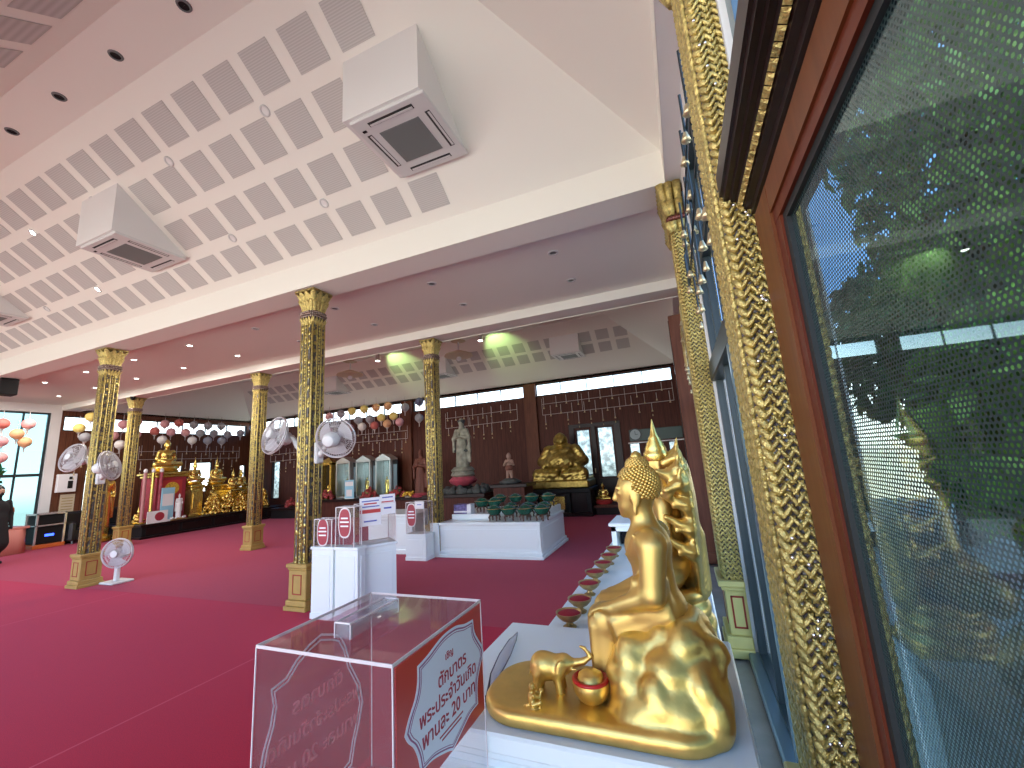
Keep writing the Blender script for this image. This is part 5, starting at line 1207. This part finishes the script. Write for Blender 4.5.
# standing robed figures between the columns
def robed(loc, sc, label, robe, sash, base_parts, name='robed_statue', rot=PI/2):
    t = thing(name, label, 'statue', loc, rot)
    H = 0
    for nm_, bmk, mt in base_parts: bmk.build(nm_, mt, t, True, 50)
    return t
rb = [(s_cap((0, 0, .05), (0, 0, .75), .20, .15), 0), (s_ell((0, 0, .98), (.13, .18, .20)), .06), (s_cap((0, 0, 1.12), (0, 0, 1.24), .05, .045), .03), (s_ell((-.012, 0, 1.33), (.075, .068, .092)), .02), (s_ell((.015, 0, 1.42), (.055, .055, .055)), .03), (s_cap((.02, 0, 1.38), (.06, 0, 1.0), .06, .10), .05)]
for s in (-1, 1): rb += [(s_cap((0, s*.16, 1.10), (-.02, s*.24, .88), .065, .06), .03), (s_cap((-.02, s*.24, .88), (-.15, s*.06, .92), .06, .04), .03), (s_box((-.02, s*.25, .70), (.05, .04, .22), .03), .05)]
rb += [(s_cap((-.15, 0, .93), (-.17, 0, 1.02), .035, .03), .02), (s_box((-.02, -.24, .42), (.03, .05, .25), .02), .04)]
robe_me = sculpt_mesh('body', 'stone', rb, (-.26, -.36, -.16), (.26, .36, 1.5), .018, lambda P: .012*np.sin(P[:, 1]*45)*np.clip((1.0-P[:, 2]), 0, 1), 2)
gy = thing('robed_statue', 'pale robed standing statue on a pink lotus between the two right gilded columns', 'statue', (-5.28, 9.5, .95), PI/2)
obj('body', robe_me, gy, (0, 0, .42), 0, .90)
MB().lathe([(.24, .22), (.30, .28), (.26, .36), (.30, .40), (.22, .48)], 28, fn=lambda a, z: 1+.05*abs(math.sin(9*a))).build('rocky_base', 'stone', gy, True, 50)
MB().lathe([(.16, .0), (.30, .08), (.34, .15), (.27, .22), (.25, .24)], 36, fn=lambda a, z: 1+.08*abs(math.sin(8*a))).build('pink_lotus', 'pink', gy, True, 60)
MB().lathe([(.03, 1.70), (.10, 1.68), (.08, 1.60)], 16, (.02, 0, .0)).build('dark_hair', 'darkrobe', gy, True)
b = MB(); b.box(-.10, .10, -.19, .19, .86, .92, .02).build('dark_sash', 'darkrobe', gy)
rt = thing('rockwork_table', 'dark table with rockwork carrying the pale robed statue', 'table', (-5.1, 9.6, 0))
MB().box(-1.15, .62, -.55, .60, .70, .78, .01).build('top', 'cornice', rt); MB().box(-1.05, .55, -.48, .52, 0, .70).build('body', 'darkwood', rt)
b = MB(); r2 = random.Random(4)
for i in range(34): b.ell((-.6+1.05*r2.random(), -.4+.7*r2.random(), .80+.06*r2.random()), (.10+.08*r2.random(), .10, .09), 8, 6, Euler((r2.random()*3, r2.random()*3, 0)).to_matrix())
b.build('rockwork', 'rock', rt, True)
kid = [(s_ell((0, 0, .36), (.06, .08, .11)), 0), (s_ell((0, 0, .24), (.065, .085, .09)), .03), (s_ell((-.005, 0, .53), (.058, .055, .068)), .01), (s_cap((0, 0, .42), (0, 0, .50), .03), .02), (s_ell((0, 0, .59), (.03, .03, .03)), .02)]
for s in (-1, 1): kid += [(s_cap((0, s*.075, .43), (-.03, s*.12, .33), .03, .024), .02), (s_cap((-.03, s*.12, .33), (-.12, s*.02, .40), .024, .02), .015), (s_cap((0, s*.04, .20), (-.01, s*.055, .02), .045, .03), .02), (s_cap((-.01, s*.055, .02), (-.07, s*.06, .01), .026, .02), .01)]
kt = thing('praying_statue', 'small standing child statue with joined hands left of the gold seated figure', 'statue', (-3.98, 9.5, .96), PI/2)
obj('body', sculpt_mesh('body', 'skin', kid, (-.18, -.18, -.03), (.12, .18, .64), .011, None, 2), kt, (0, 0, .10), 0, 1.05)
MB().lathe([(.09, .30), (.11, .34), (.085, .42)], 18, (0, 0, .02)).build('waistcloth', 'cloth', kt, True)
MB().lathe([(.24, 0), (.26, .05), (.16, .10), (.10, .13)], 20, fn=lambda a, z: 1+.12*math.sin(5*a)).build('rock_base', 'rock', kt, True)
k2 = thing('side_table', 'dark side table under the small praying child statue', 'table', (-3.95, 9.55, 0)); MB().box(-.45, .50, -.35, .35, .88, .96, .01).build('top', 'cornice', k2); MB().box(-.38, .42, -.3, .3, 0, .88).build('body', 'darkwood', k2)
t = thing('standing_statue', 'dark brown standing statue half hidden behind the gilded column with the green bowls', 'statue', (-7.6, 11.0, .60), PI/2); c = robe_me.copy(); c.materials.clear(); c.materials.append(M['cloth']); obj('body', c, t, (0, 0, .10), 0, .92); MB().lathe([(.28, 0), (.32, .05), (.2, .12)], 20).build('base', 'pink', t, True, 40)
t2 = thing('shrine_bench', 'dark bench behind the gilded column carrying a dark standing statue', 'table', (-7.3, 11.3, 0)); MB().box(-.9, 1.3, -.5, .5, .52, .60, .01).build('top', 'cornice', t2); MB().box(-.85, 1.25, -.45, .45, 0, .52).build('body', 'darkwood', t2)
t = thing('flower_arrangement', 'yellow and white flowers on the bench behind the gilded column', 'flowers', (-7.98, 10.86, .60))
b = MB()
for i in range(30): b.ell((.2*r.uniform(-1, 1), .12*r.uniform(-1, 1), .05+.12*r.random()), (.05, .05, .03), 6, 4)
b.build('petals', 'flowery', t, True); MB().lathe([(.1, 0), (.12, .06)], 14).build('pot', 'stone', t)
# fat gold seated figure
bu = [(s_ell((0, 0, .42), (.40, .56, .34)), 0), (s_ell((-.14, 0, .52), (.33, .42, .30)), .10), (s_ell((.04, 0, .80), (.26, .44, .22)), .12), (s_ell((-.03, 0, 1.12), (.17, .175, .185)), .04), (s_ell((-.12, 0, 1.06), (.10, .13, .09)), .05), (s_cap((-.18, 0, 1.13), (-.20, 0, 1.09), .03, .04), .03),
 (s_ell((-.05, -.18, 1.09), (.04, .03, .10)), .02), (s_ell((-.05, .18, 1.09), (.04, .03, .10)), .02), (s_cap((-.205, -.08, 1.035), (-.205, .08, 1.035), .018), .01)]
for s in (-1, 1):
    bu += [(s_cap((.03, s*.40, .82), (.0, s*.60, .52), .15, .13), .08), (s_cap((.0, s*.60, .52), (-.26, s*.44, .42), .125, .08), .05), (s_cap((-.02, s*.42, .20), (-.34, s*.62, .20), .19, .15), .08), (s_cap((-.34, s*.62, .18), (-.44, s*.12, .17), .14, .10), .06), (s_cap((-.10, s*.30, .80), (-.36, s*.34, .42), .035, .03), .03), (s_ell((-.20, s*.17, .80), (.12, .14, .08)), .06), (s_cap((-.38, s*.60, .33), (-.40, s*.30, .30), .03), .03)]
bu += [('-', s_ell((-.49, 0, .50), (.05, .035, .035)), .03), (s_box((-.02, 0, .05), (.48, .74, .06), .04), .04)]
gb = thing('fat_gold_statue', 'big-bellied gold seated statue on a dark table by the back wall', 'statue', (-3.1, 11.25, .70), PI/2)
obj('body', sculpt_mesh('body', 'goldaged', bu, (-.62, -.84, -.03), (.52, .84, 1.34), .019, lambda P: .008*np.sin(P[:, 1]*34+P[:, 2]*18)*np.sin(P[:, 2]*40), 2), gb, (0, 0, .18), 0, 1.0)
MB().box(-.50, .50, -.77, .77, 0, .20, .03).build('carved_base', 'goldaged', gb)
gt = thing('statue_table', 'black lacquered table with gilt panels under the big-bellied gold statue', 'table', (-3.1, 11.2, 0))
MB().box(-.82, .82, -.55, .55, .58, .70, .02).build('top', 'black', gt)
MB().box(-.72, .72, -.42, .46, .10, .58).build('body', 'cornice', gt)
MB().box(-.60, .10, -.436, -.418, .16, .5, .01).build('gilt_panel', 'goldbright', gt)
for x in (-.76, .22, .76): MB().box(x-.06, x+.06, -.52, -.40, 0, .6, .012).build('leg', 'black', gt)
MB().box(-.85, .85, -.58, .5, 0, .10, .015).build('plinth', 'cornice', gt)
t = thing('small_gold_statue', 'small gold figure right of the table with the big-bellied statue', 'statue', (-2.05, 11.15, .25), PI/2); obj('body', seated_me, t, (0, 0, .10), 0, .62); MB().lathe([(.20, 0), (.22, .05), (.16, .10)], 18).build('base', 'redpaper', t, True, 40)
t = thing('low_bench', 'low dark bench right of the big-bellied statue table', 'table', (-1.85, 11.3, 0)); MB().box(-.42, .45, -.45, .45, .18, .25, .01).build('top', 'pilwood', t); MB().box(-.38, .41, -.4, .4, 0, .18).build('body', 'cornice', t)
t = thing('gold_urn', 'small pale gold urn at the right rear corner of the white display table', 'urn', (-2.33, 7.55, .55)); MB().lathe([(.05, 0), (.07, .02), (.09, .08), (.07, .13), (.08, .15)], 18).build('urn', 'flowery', t, True, 50); MB().lathe([(.08, .15), (.05, .18), (.01, .20)], 14).build('lid', 'goldbright', t, True)
sg = thing('green_sign', 'dark green sign board high on the back wall behind the golden crown', 'sign', (-.62, 12.06, 1.82)); MB().box(-.70, .70, -.02, .02, 0, .32, .006).build('board', 'signgreen', sg); MB().box(-.75, .75, -.03, .03, -.06, -.03).build('ledge', 'paper', sg)
ck = thing('wall_clock', 'round grey wall clock on the back wall left of the golden crown', 'clock', (-1.15, 12.02, 2.0)); MB().lathe([(.001, -.02), (.14, -.02), (.14, .02)], 28, axis='Y').build('face', 'clock', ck, True, 40); MB().lathe([(.14, -.03), (.17, -.03), (.17, .02), (.14, .02)], 28, axis='Y', cap=False).build('rim', 'steel', ck, True, 40); MB().box(-.006, .006, -.03, -.024, 0, .10).box(0, .07, -.03, -.024, -.005, .005).build('hands', 'black', ck)
sc = thing('stacked_boxes', 'pale boxes stacked by the dark corner pilaster behind the golden statues', 'box', (-.12, 8.0, 0)); MB().box(-.18, .20, -.2, .2, 0, .55, .01).build('lower_box', 'cream', sc); MB().box(-.16, .18, -.18, .18, .55, .82, .01).build('middle_box', 'paper', sc); MB().box(-.14, .15, -.16, .16, .82, 1.08, .01).build('top_box', 'cabinet', sc)
# ------------------------------------------------------------------ left end of the hall
rk = thing('amplifier_rack', 'glass fronted black amplifier rack on an orange base by the left wall', 'cabinet', (-16.6, 6.08, 0), 0)
MB().box(-.36, .30, -.32, .32, 0, .10, .01).build('base', 'orange', rk)
MB().box(-.34, -.30, -.30, .30, .1, .92).box(.24, .28, -.30, -.26, .1, .92).box(.24, .28, .26, .30, .1, .92).box(-.34, .28, -.30, .30, .88, .92).box(-.34, .28, -.30, .30, .58, .61).build('frame', 'crystal', rk)
MB().box(-.30, .22, -.26, .26, .12, .56).box(-.30, .22, -.26, .26, .63, .86).build('amplifier', 'black', rk); MB().box(.221, .226, -.08, .10, .30, .36).build('blue_display', 'led', rk)
sf = thing('black_sofa', 'black leather sofa against the left wall beside the amplifier rack', 'sofa', (-16.52, 7.14, 0))
MB().box(-.40, .35, -.66, .66, .08, .40, .05).build('seat', 'sofa', sf); MB().box(-.42, -.18, -.66, .66, .3, .88, .06).build('backrest', 'sofa', sf); MB().box(-.38, .36, -.72, -.56, .08, .60, .05).build('armrest', 'sofa', sf); MB().box(-.38, .36, .56, .72, .08, .60, .05).build('armrest', 'sofa', sf)
for x in (-.34, .28):
    for y in (-.62, .62): MB().cyl((x, y, 0), (x, y, .09), .03, seg=8).build('leg', 'steel2', sf)
bxw = thing('switch_cabinet', 'white wall box with a black device on the brown left wall', 'cabinet', (XL, 6.50, 1.45)); MB().box(0, .12, -.20, .22, 0, .52, .01).build('door', 'paper', bxw); MB().box(.12, .135, .02, .13, .10, .32, .004).build('black_device', 'black', bxw); MB().box(.12, .135, .04, .11, .36, .44, .004).build('black_knob', 'black', bxw)
t = thing('paper_notice', 'cream paper notice below the white wall box', 'notice', (XL, 6.60, .78)); MB().box(0, .008, -.16, .16, 0, .60).build('sheet', 'cream', t); b = MB()
for k in range(6): b.box(.008, .010, -.12, .12, .08+k*.08, .10+k*.08)
b.build('printed_lines', 'bronze', t)
pt = thing('flower_table', 'pink skirted table with a flower vase in front of the left windows', 'table', (-16.2, 5.12, 0))
MB().box(-.45, .35, -.40, .40, .60, .66, .01).build('top', 'seat', pt); MB().lathe([(.50, 0), (.47, .3), (.45, .60)], 40, fn=lambda a, z: superell(1, p=6)(a)*(1+.02*math.sin(14*a))).xf(Matrix.Diagonal((.8, .8, 1, 1))).build('skirt', 'seat', pt, True)
t = thing('vase_flowers', 'orange flowers in a glass vase on the pink skirted table', 'flowers', (-16.2, 5.12, .66)); MB().lathe([(.06, 0), (.07, .12), (.05, .26)], 16, cap=False).build('vase', 'glass', t, True)
b = MB()
for i in range(16): b.ell((.18*r.uniform(-1, 1), .22*r.uniform(-1, 1), .38+.1*r.random()), (.06, .06, .05), 7, 5)
b.build('blossoms', 'orange', t, True); b = MB()
for i in range(6): b.cyl((0, 0, .05), (.12*math.cos(i), .14*math.sin(i), .38), .006, seg=5)
b.build('stems', 'leafdark', t)
# person in black half cut by the left edge of the frame
pr_ = [(s_ell((0, 0, 1.18), (.14, .20, .20)), 0), (s_ell((0, 0, .98), (.14, .18, .16)), .08), (s_cap((0, 0, .95), (0, 0, .45), .18, .25), .06), (s_cap((0, 0, 1.36), (0, 0, 1.46), .055, .05), .03), (s_ell((.0, 0, 1.56), (.085, .072, .11)), .02), (s_cap((.085, 0, 1.56), (.095, 0, 1.535), .010, .014), .012), (s_ell((.06, 0, 1.50), (.04, .05, .045)), .02)]
for s in (-1, 1): pr_ += [(s_cap((0, s*.18, 1.32), (-.01, s*.25, 1.05), .055, .045), .03), (s_cap((-.01, s*.25, 1.05), (.08, s*.23, .82), .042, .032), .02), (s_cap((0, s*.09, .5), (s*.03, s*.09, .08), .075, .05), .03), (s_cap((s*.03, s*.09, .06), (.12+s*.03, s*.10, .035), .045, .035), .02), (s_ell((-.01, s*.075, 1.55), (.02, .012, .03)), .006)]
for s in (-1, 1):
    for k in range(4): pr_.append((s_cap((.09, s*(.255-.018*k), .80), (.10, s*(.25-.016*k), .715+.008*abs(k-1)), .010, .008), .006))
    pr_.append((s_cap((.09, s*.20, .81), (.125, s*.195, .755), .011, .009), .008))
ps = thing('person', 'person in long black clothes at the left edge of the photo, facing right', 'person', (-14.25, 4.40, .004), .2)
obj('body', sculpt_mesh('body', 'cloth_black', pr_, (-.32, -.34, -.01), (.32, .34, 1.70), .016, None, 2), ps)
MB().ell((-.022, 0, 1.60), (.088, .084, .10), 20, 12).ell((-.06, 0, 1.48), (.05, .075, .12), 14, 8).build('hair', 'hair', ps, True)
MB().ell((.072, 0, 1.555), (.026, .052, .07), 16, 10).build('face', 'skinp', ps, True)
# ------------------------------------------------------------------ paper lanterns
lan_mb = MB().lathe([(.03, -.175)]+[(.175*math.sqrt(max(0, 1-(z/.175)**2))*(1+.012*math.cos(z*180)), z) for z in [-.16+.02*i for i in range(17)]]+[(.03, .175)], 24)
def lantern(x, y, z, col, label, rad=.135, group='round paper lanterns'):
    key = 'lantern_'+col
    if key not in M:
        c = LC[col]; M[key] = pbr(key, tuple(min(.9, v*1.25+.03) for v in c), .7, var=.12, scale=6)  # paper colours lifted in place of backlight shining through
        me = lan_mb.mesh('globe', key, True, 60, True); LM[col] = me
    t = thing('paper_lantern', label, 'lantern', (x, y, z), 0, group)
    obj('globe', LM[col], t, None, 0, rad/.175)
    MB().cyl((0, 0, rad*.98), (0, 0, rad+.22), .006, seg=5).build('cord', 'cord', t)
    MB().lathe([(.04, -rad-.02), (.045, -rad+.01)], 10).cyl((0, 0, -rad-.14), (0, 0, -rad-.02), .012, .018, 6).build('tassel', 'cord', t)
LM = {}
LC = dict(red=(.45, .10, .08), pink=(.62, .30, .30), orange=(.60, .33, .16), yellow=(.66, .52, .14), olive=(.45, .40, .22), white=(.74, .66, .62), grey=(.26, .26, .28), blue=(.09, .11, .19), rose=(.55, .26, .28))
def row(y_or_x, items, where, rowname, axis):
    for k, (u, z, col) in enumerate(items):
        x, y = (u, y_or_x) if axis == 'Y' else (y_or_x, u)
        lantern(x, y, z, col, '%s paper lantern, %s from left, %s row %s' % ({'grey': 'dark grey', 'rose': 'dusty rose', 'blue': 'dark blue'}.get(col, col), ORD[k], rowname, where))
row(11.0, [(-11.40, 3.46, 'pink'), (-10.86, 3.50, 'grey'), (-10.37, 3.55, 'yellow'), (-9.84, 3.56, 'yellow'), (-9.33, 3.56, 'orange'), (-8.84, 3.56, 'orange'), (-8.16, 3.44, 'grey'), (-7.60, 3.56, 'blue')], 'along the back wall', 'upper', 'Y')
row(11.0, [(-11.6, 3.12, 'grey'), (-11.12, 3.14, 'grey'), (-10.63, 3.17, 'grey'), (-10.1, 3.21, 'grey'), (-9.6, 3.2, 'grey'), (-9.12, 3.2, 'yellow'), (-8.62, 3.2, 'yellow'), (-7.62, 3.04, 'grey')], 'along the back wall', 'middle', 'Y')
row(11.0, [(-11.4, 2.93, 'rose'), (-10.45, 2.96, 'pink'), (-9.93, 2.97, 'white'), (-9.4, 2.96, 'red'), (-8.88, 2.97, 'orange'), (-8.38, 2.98, 'rose')], 'along the back wall', 'lower', 'Y')
row(-16.0, [(6.27, 3.24, 'yellow'), (6.50, 3.58, 'yellow'), (7.28, 3.40, 'rose'), (7.62, 3.5, 'rose'), (8.40, 3.48, 'rose'), (8.82, 3.54, 'red'), (9.30, 3.50, 'grey'), (9.78, 3.49, 'grey'), (10.25, 3.50, 'grey'), (11.5, 3.5, 'blue')], 'along the left wall', 'upper', 'X')
row(-16.0, [(6.42, 2.98, 'grey'), (7.05, 3.05, 'pink'), (7.62, 3.10, 'rose'), (8.13, 3.23, 'red'), (8.60, 3.22, 'rose'), (9.05, 3.22, 'pink'), (9.52, 3.22, 'grey'), (10.0, 3.22, 'grey'), (10.5, 3.2, 'grey'), (11.0, 3.27, 'grey')], 'along the left wall', 'middle', 'X')
row(-16.0, [(7.25, 2.78, 'white'), (8.36, 2.95, 'white'), (9.28, 2.95, 'white'), (9.8, 2.95, 'grey'), (10.3, 2.95, 'grey')], 'along the left wall', 'lower', 'X')
for rn, its in (('upper', [(4.80, 3.28, 'red'), (5.26, 3.30, 'pink')]), ('middle', [(5.08, 3.03, 'orange')]), ('lower', [(4.82, 2.83, 'rose'), (5.24, 2.82, 'orange')]), ('lowest', [(4.85, 2.42, 'pink')])): row(-16.0, its, 'by the left windows', rn, 'X')
# ------------------------------------------------------------------ garlands of bells
def garland(p0, p1, h, n, label, gap=.30, cmat='cord', seed=1, rails=2):
    rr = random.Random(seed); a = Vector(p0); b_ = Vector(p1); t = thing('bell_garland', label, 'garland', p0, 0, 'garlands of hanging bells')
    d = b_-a; ln = d.length; u = d.normalized()
    rb_ = MB()
    for k in range(rails): q = Vector((0, 0, -gap*k-.22)); rb_.cyl(tuple(q), tuple(d+q), .007, seg=5)
    for s in (0, .33, .66, 1): rb_.cyl(tuple(d*s+Vector((0, 0, -.05))), tuple(d*s+Vector((0, 0, -.22-gap*(rails-1)))), .006, seg=5)
    rb_.build('rail', cmat, t)
    tm = MB().cyl((0, 0, 0), (0, 0, -1), .0075, seg=5).mesh('tassel', cmat); bm_ = MB().lathe([(.010, 0), (.016, -.02), (.026, -.05), (.0, -.055)], 8, cap=False).mesh('bell', 'bell', True)
    for k in range(n):
        for row_ in range(3):
            if rr.random() < .12: continue
            s = (k+.5*(row_ % 2)+.25)/n; z = -.02-.26*row_; l = .16+.14*rr.random(); p = d*s+Vector((rr.uniform(-.02, .02), rr.uniform(-.03, .03), z))
            o = obj('tassel', tm, t, tuple(p), 0, (1, 1, l)); obj('bell', bm_, o, (0, 0, -1), 0, (1, 1, 1/l))
            if row_ == 2 and rr.random() < .8: obj('bell', bm_, o, (0, 0, -1-.12/l), 0, (.7, .7, 1/l))
garland((-3.65, 11.5, 3.30), (-.02, 11.5, 3.33), 1, 11, 'pale bell garland on the back wall right of the brown pilaster, above the gold statue', .32, seed=2)
garland((-6.95, 11.5, 3.20), (-4.45, 11.5, 3.24), 1, 8, 'pale bell garland on the back wall above the pale robed statue', .32, seed=3)
garland((-10.9, 11.5, 2.98), (-8.45, 11.5, 2.95), 1, 8, 'pale bell garland below the lanterns on the back wall', .26, seed=4)
garland((-16.3, 6.35, 2.75), (-16.3, 7.4, 2.75), 1, 4, 'pale bell garland on the left wall below the yellow lanterns', .26, seed=5)
garland((-16.3, 7.9, 2.8), (-16.3, 11.2, 2.8), 1, 10, 'pale bell garland on the left wall above the altar figures', .26, seed=6)
garland((-14.9, 11.5, 2.55), (-11.8, 11.5, 2.6), 1, 8, 'pale bell garland in the back left corner beyond the wall fan', .26, seed=7)
garland((.24, 1.75, 3.36), (.24, 3.55, 3.36), 1, 7, 'dark bell garland hanging along the upper window beside the wall columns', .30, 'steel', seed=8)
garland((.20, 4.05, 3.20), (.20, 6.2, 3.2), 1, 7, 'pale bell garland along the upper windows behind the far wall column', .30, 'bronze', seed=9)
# hanging ceiling lamps of the far vault
for x, lb in ((-8.85, 'hanging tiered ceiling lamp of the rear vault, left one'), (-5.15, 'hanging tiered ceiling lamp of the rear vault, right one')):
    t = thing('hanging_lamp', lb, 'lamp', (x, 9.3, 4.30), 0, 'hanging lamps of the rear vault')
    MB().cyl((0, 0, .1), (0, 0, .81), .02, seg=8).build('rod', 'acwhite', t); MB().lathe([(.12, .46), (.20, .43), (.06, .40)], 20).build('upper_shade', 'cream', t, True, 40); MB().lathe([(.10, .16), (.36, .06), (.38, .02), (.10, .0)], 28).build('lower_shade', 'cream', t, True, 40); MB().ell((0, 0, -.05), (.07, .07, .06), 12, 8).build('bulb', 'paper', t, True)
for x, z, lb in ((-8.41, 4.83, 'left lit spot lamp high in the rear ceiling'), (-4.83, 4.87, 'right lit spot lamp high in the rear ceiling')):
    t = thing('spot_lamp', lb, 'lamp', (x, 10.0, z), 0, 'lit spot lamps of the rear vault')
    MB().lathe([(.05, .27), (.07, .0)], 16).build('housing', 'acwhite', t, True, 40); MB().lathe([(.06, -.004), (.001, -.012)], 16, cap=False).build('lens', 'lamp', t, True)
    l = bpy.data.lights.new('spot_light', 'SPOT'); l.energy = 16; l.spot_size = 1.5; l.spot_blend = .6; l.color = (.62, 1, .35); l.shadow_soft_size = .05
    lo = bpy.data.objects.new('spot_light', l); COL.objects.link(lo); lo.location = (x+.12, 10.0, z-.03); lo.rotation_euler = (Vector((x+.3, 10.8, 4.86))-Vector(lo.location)).to_track_quat('-Z', 'Y').to_euler()
# ------------------------------------------------------------------ outside the window wall
def tree(x, y, h, cr, label, seed, mat):
    rr = random.Random(seed); t = thing('tree', label, 'tree', (x, y, -.1))
    tr = MB(); tr.tube([(0, 0, 0), (.05, .03, h*.3), (-.04, .05, h*.6), (.02, 0, h*.85)], [.14, .11, .08, .04], 8)
    for k in range(7): a = k*2.4; tr.tube([(0, 0, h*(.35+.07*k)), (cr*.5*math.cos(a), cr*.5*math.sin(a), h*(.5+.07*k))], [.05, .02], 5)
    tr.build('trunk', 'bark', t, True)
    b = MB()
    for i in range(2600):
        while True:
            p = Vector((rr.uniform(-1, 1), rr.uniform(-1, 1), rr.uniform(-1, 1)))
            if p.length < 1: break
        q = Vector((p.x*cr, p.y*cr, h*.68+p.z*h*.32)); s = .10+.09*rr.random(); R = Euler((rr.random()*6, rr.random()*6, rr.random()*6)).to_matrix()
        b.add([q+R @ Vector(v)*s for v in ((-1, 0, 0), (-.2, -.42, .08), (1, 0, 0), (-.2, .42, .08))], [(0, 1, 2), (0, 2, 3)])
    b.build('leaves', mat, t, fix=False)
tree(2.9, 5.0, 7.2, 1.05, 'tall leafy green tree seen through the top of the perforated glass door', 1, 'leaf')
tree(3.7, 8.2, 4.5, 1.3, 'broad green tree below the blue sky patch in the glass door', 2, 'leafdark')
tree(2.1, 3.2, 2.4, .75, 'low green bush seen through the right edge of the perforated glass door', 3, 'leaf')
tree(5.4, 6.2, 3.8, 1.2, 'dark bushy tree outside, right of the tall leafy tree', 4, 'leafdark')
tree(6.0, 10.2, 5.4, 1.5, 'pale green tree farthest from the glass door outside', 5, 'leaf')
tree(-19.2, 4.9, 3.0, 1.0, 'green shrub outside the left windows', 6, 'leaf')
tree(-19.6, 2.6, 3.6, 1.1, 'pale green tree outside the left windows, nearer the camera', 7, 'leaf')
struct(MB().box(-30, XL-.2, -6, 14, -.2, -.1).build('floor', 'ground', fix=False))
struct(MB().box(XR+.12, 14, -6, 14, -.2, -.1).build('floor', 'ground', fix=False))
# ------------------------------------------------------------------ no separate hall lamps; final scene update
bpy.context.view_layer.update()
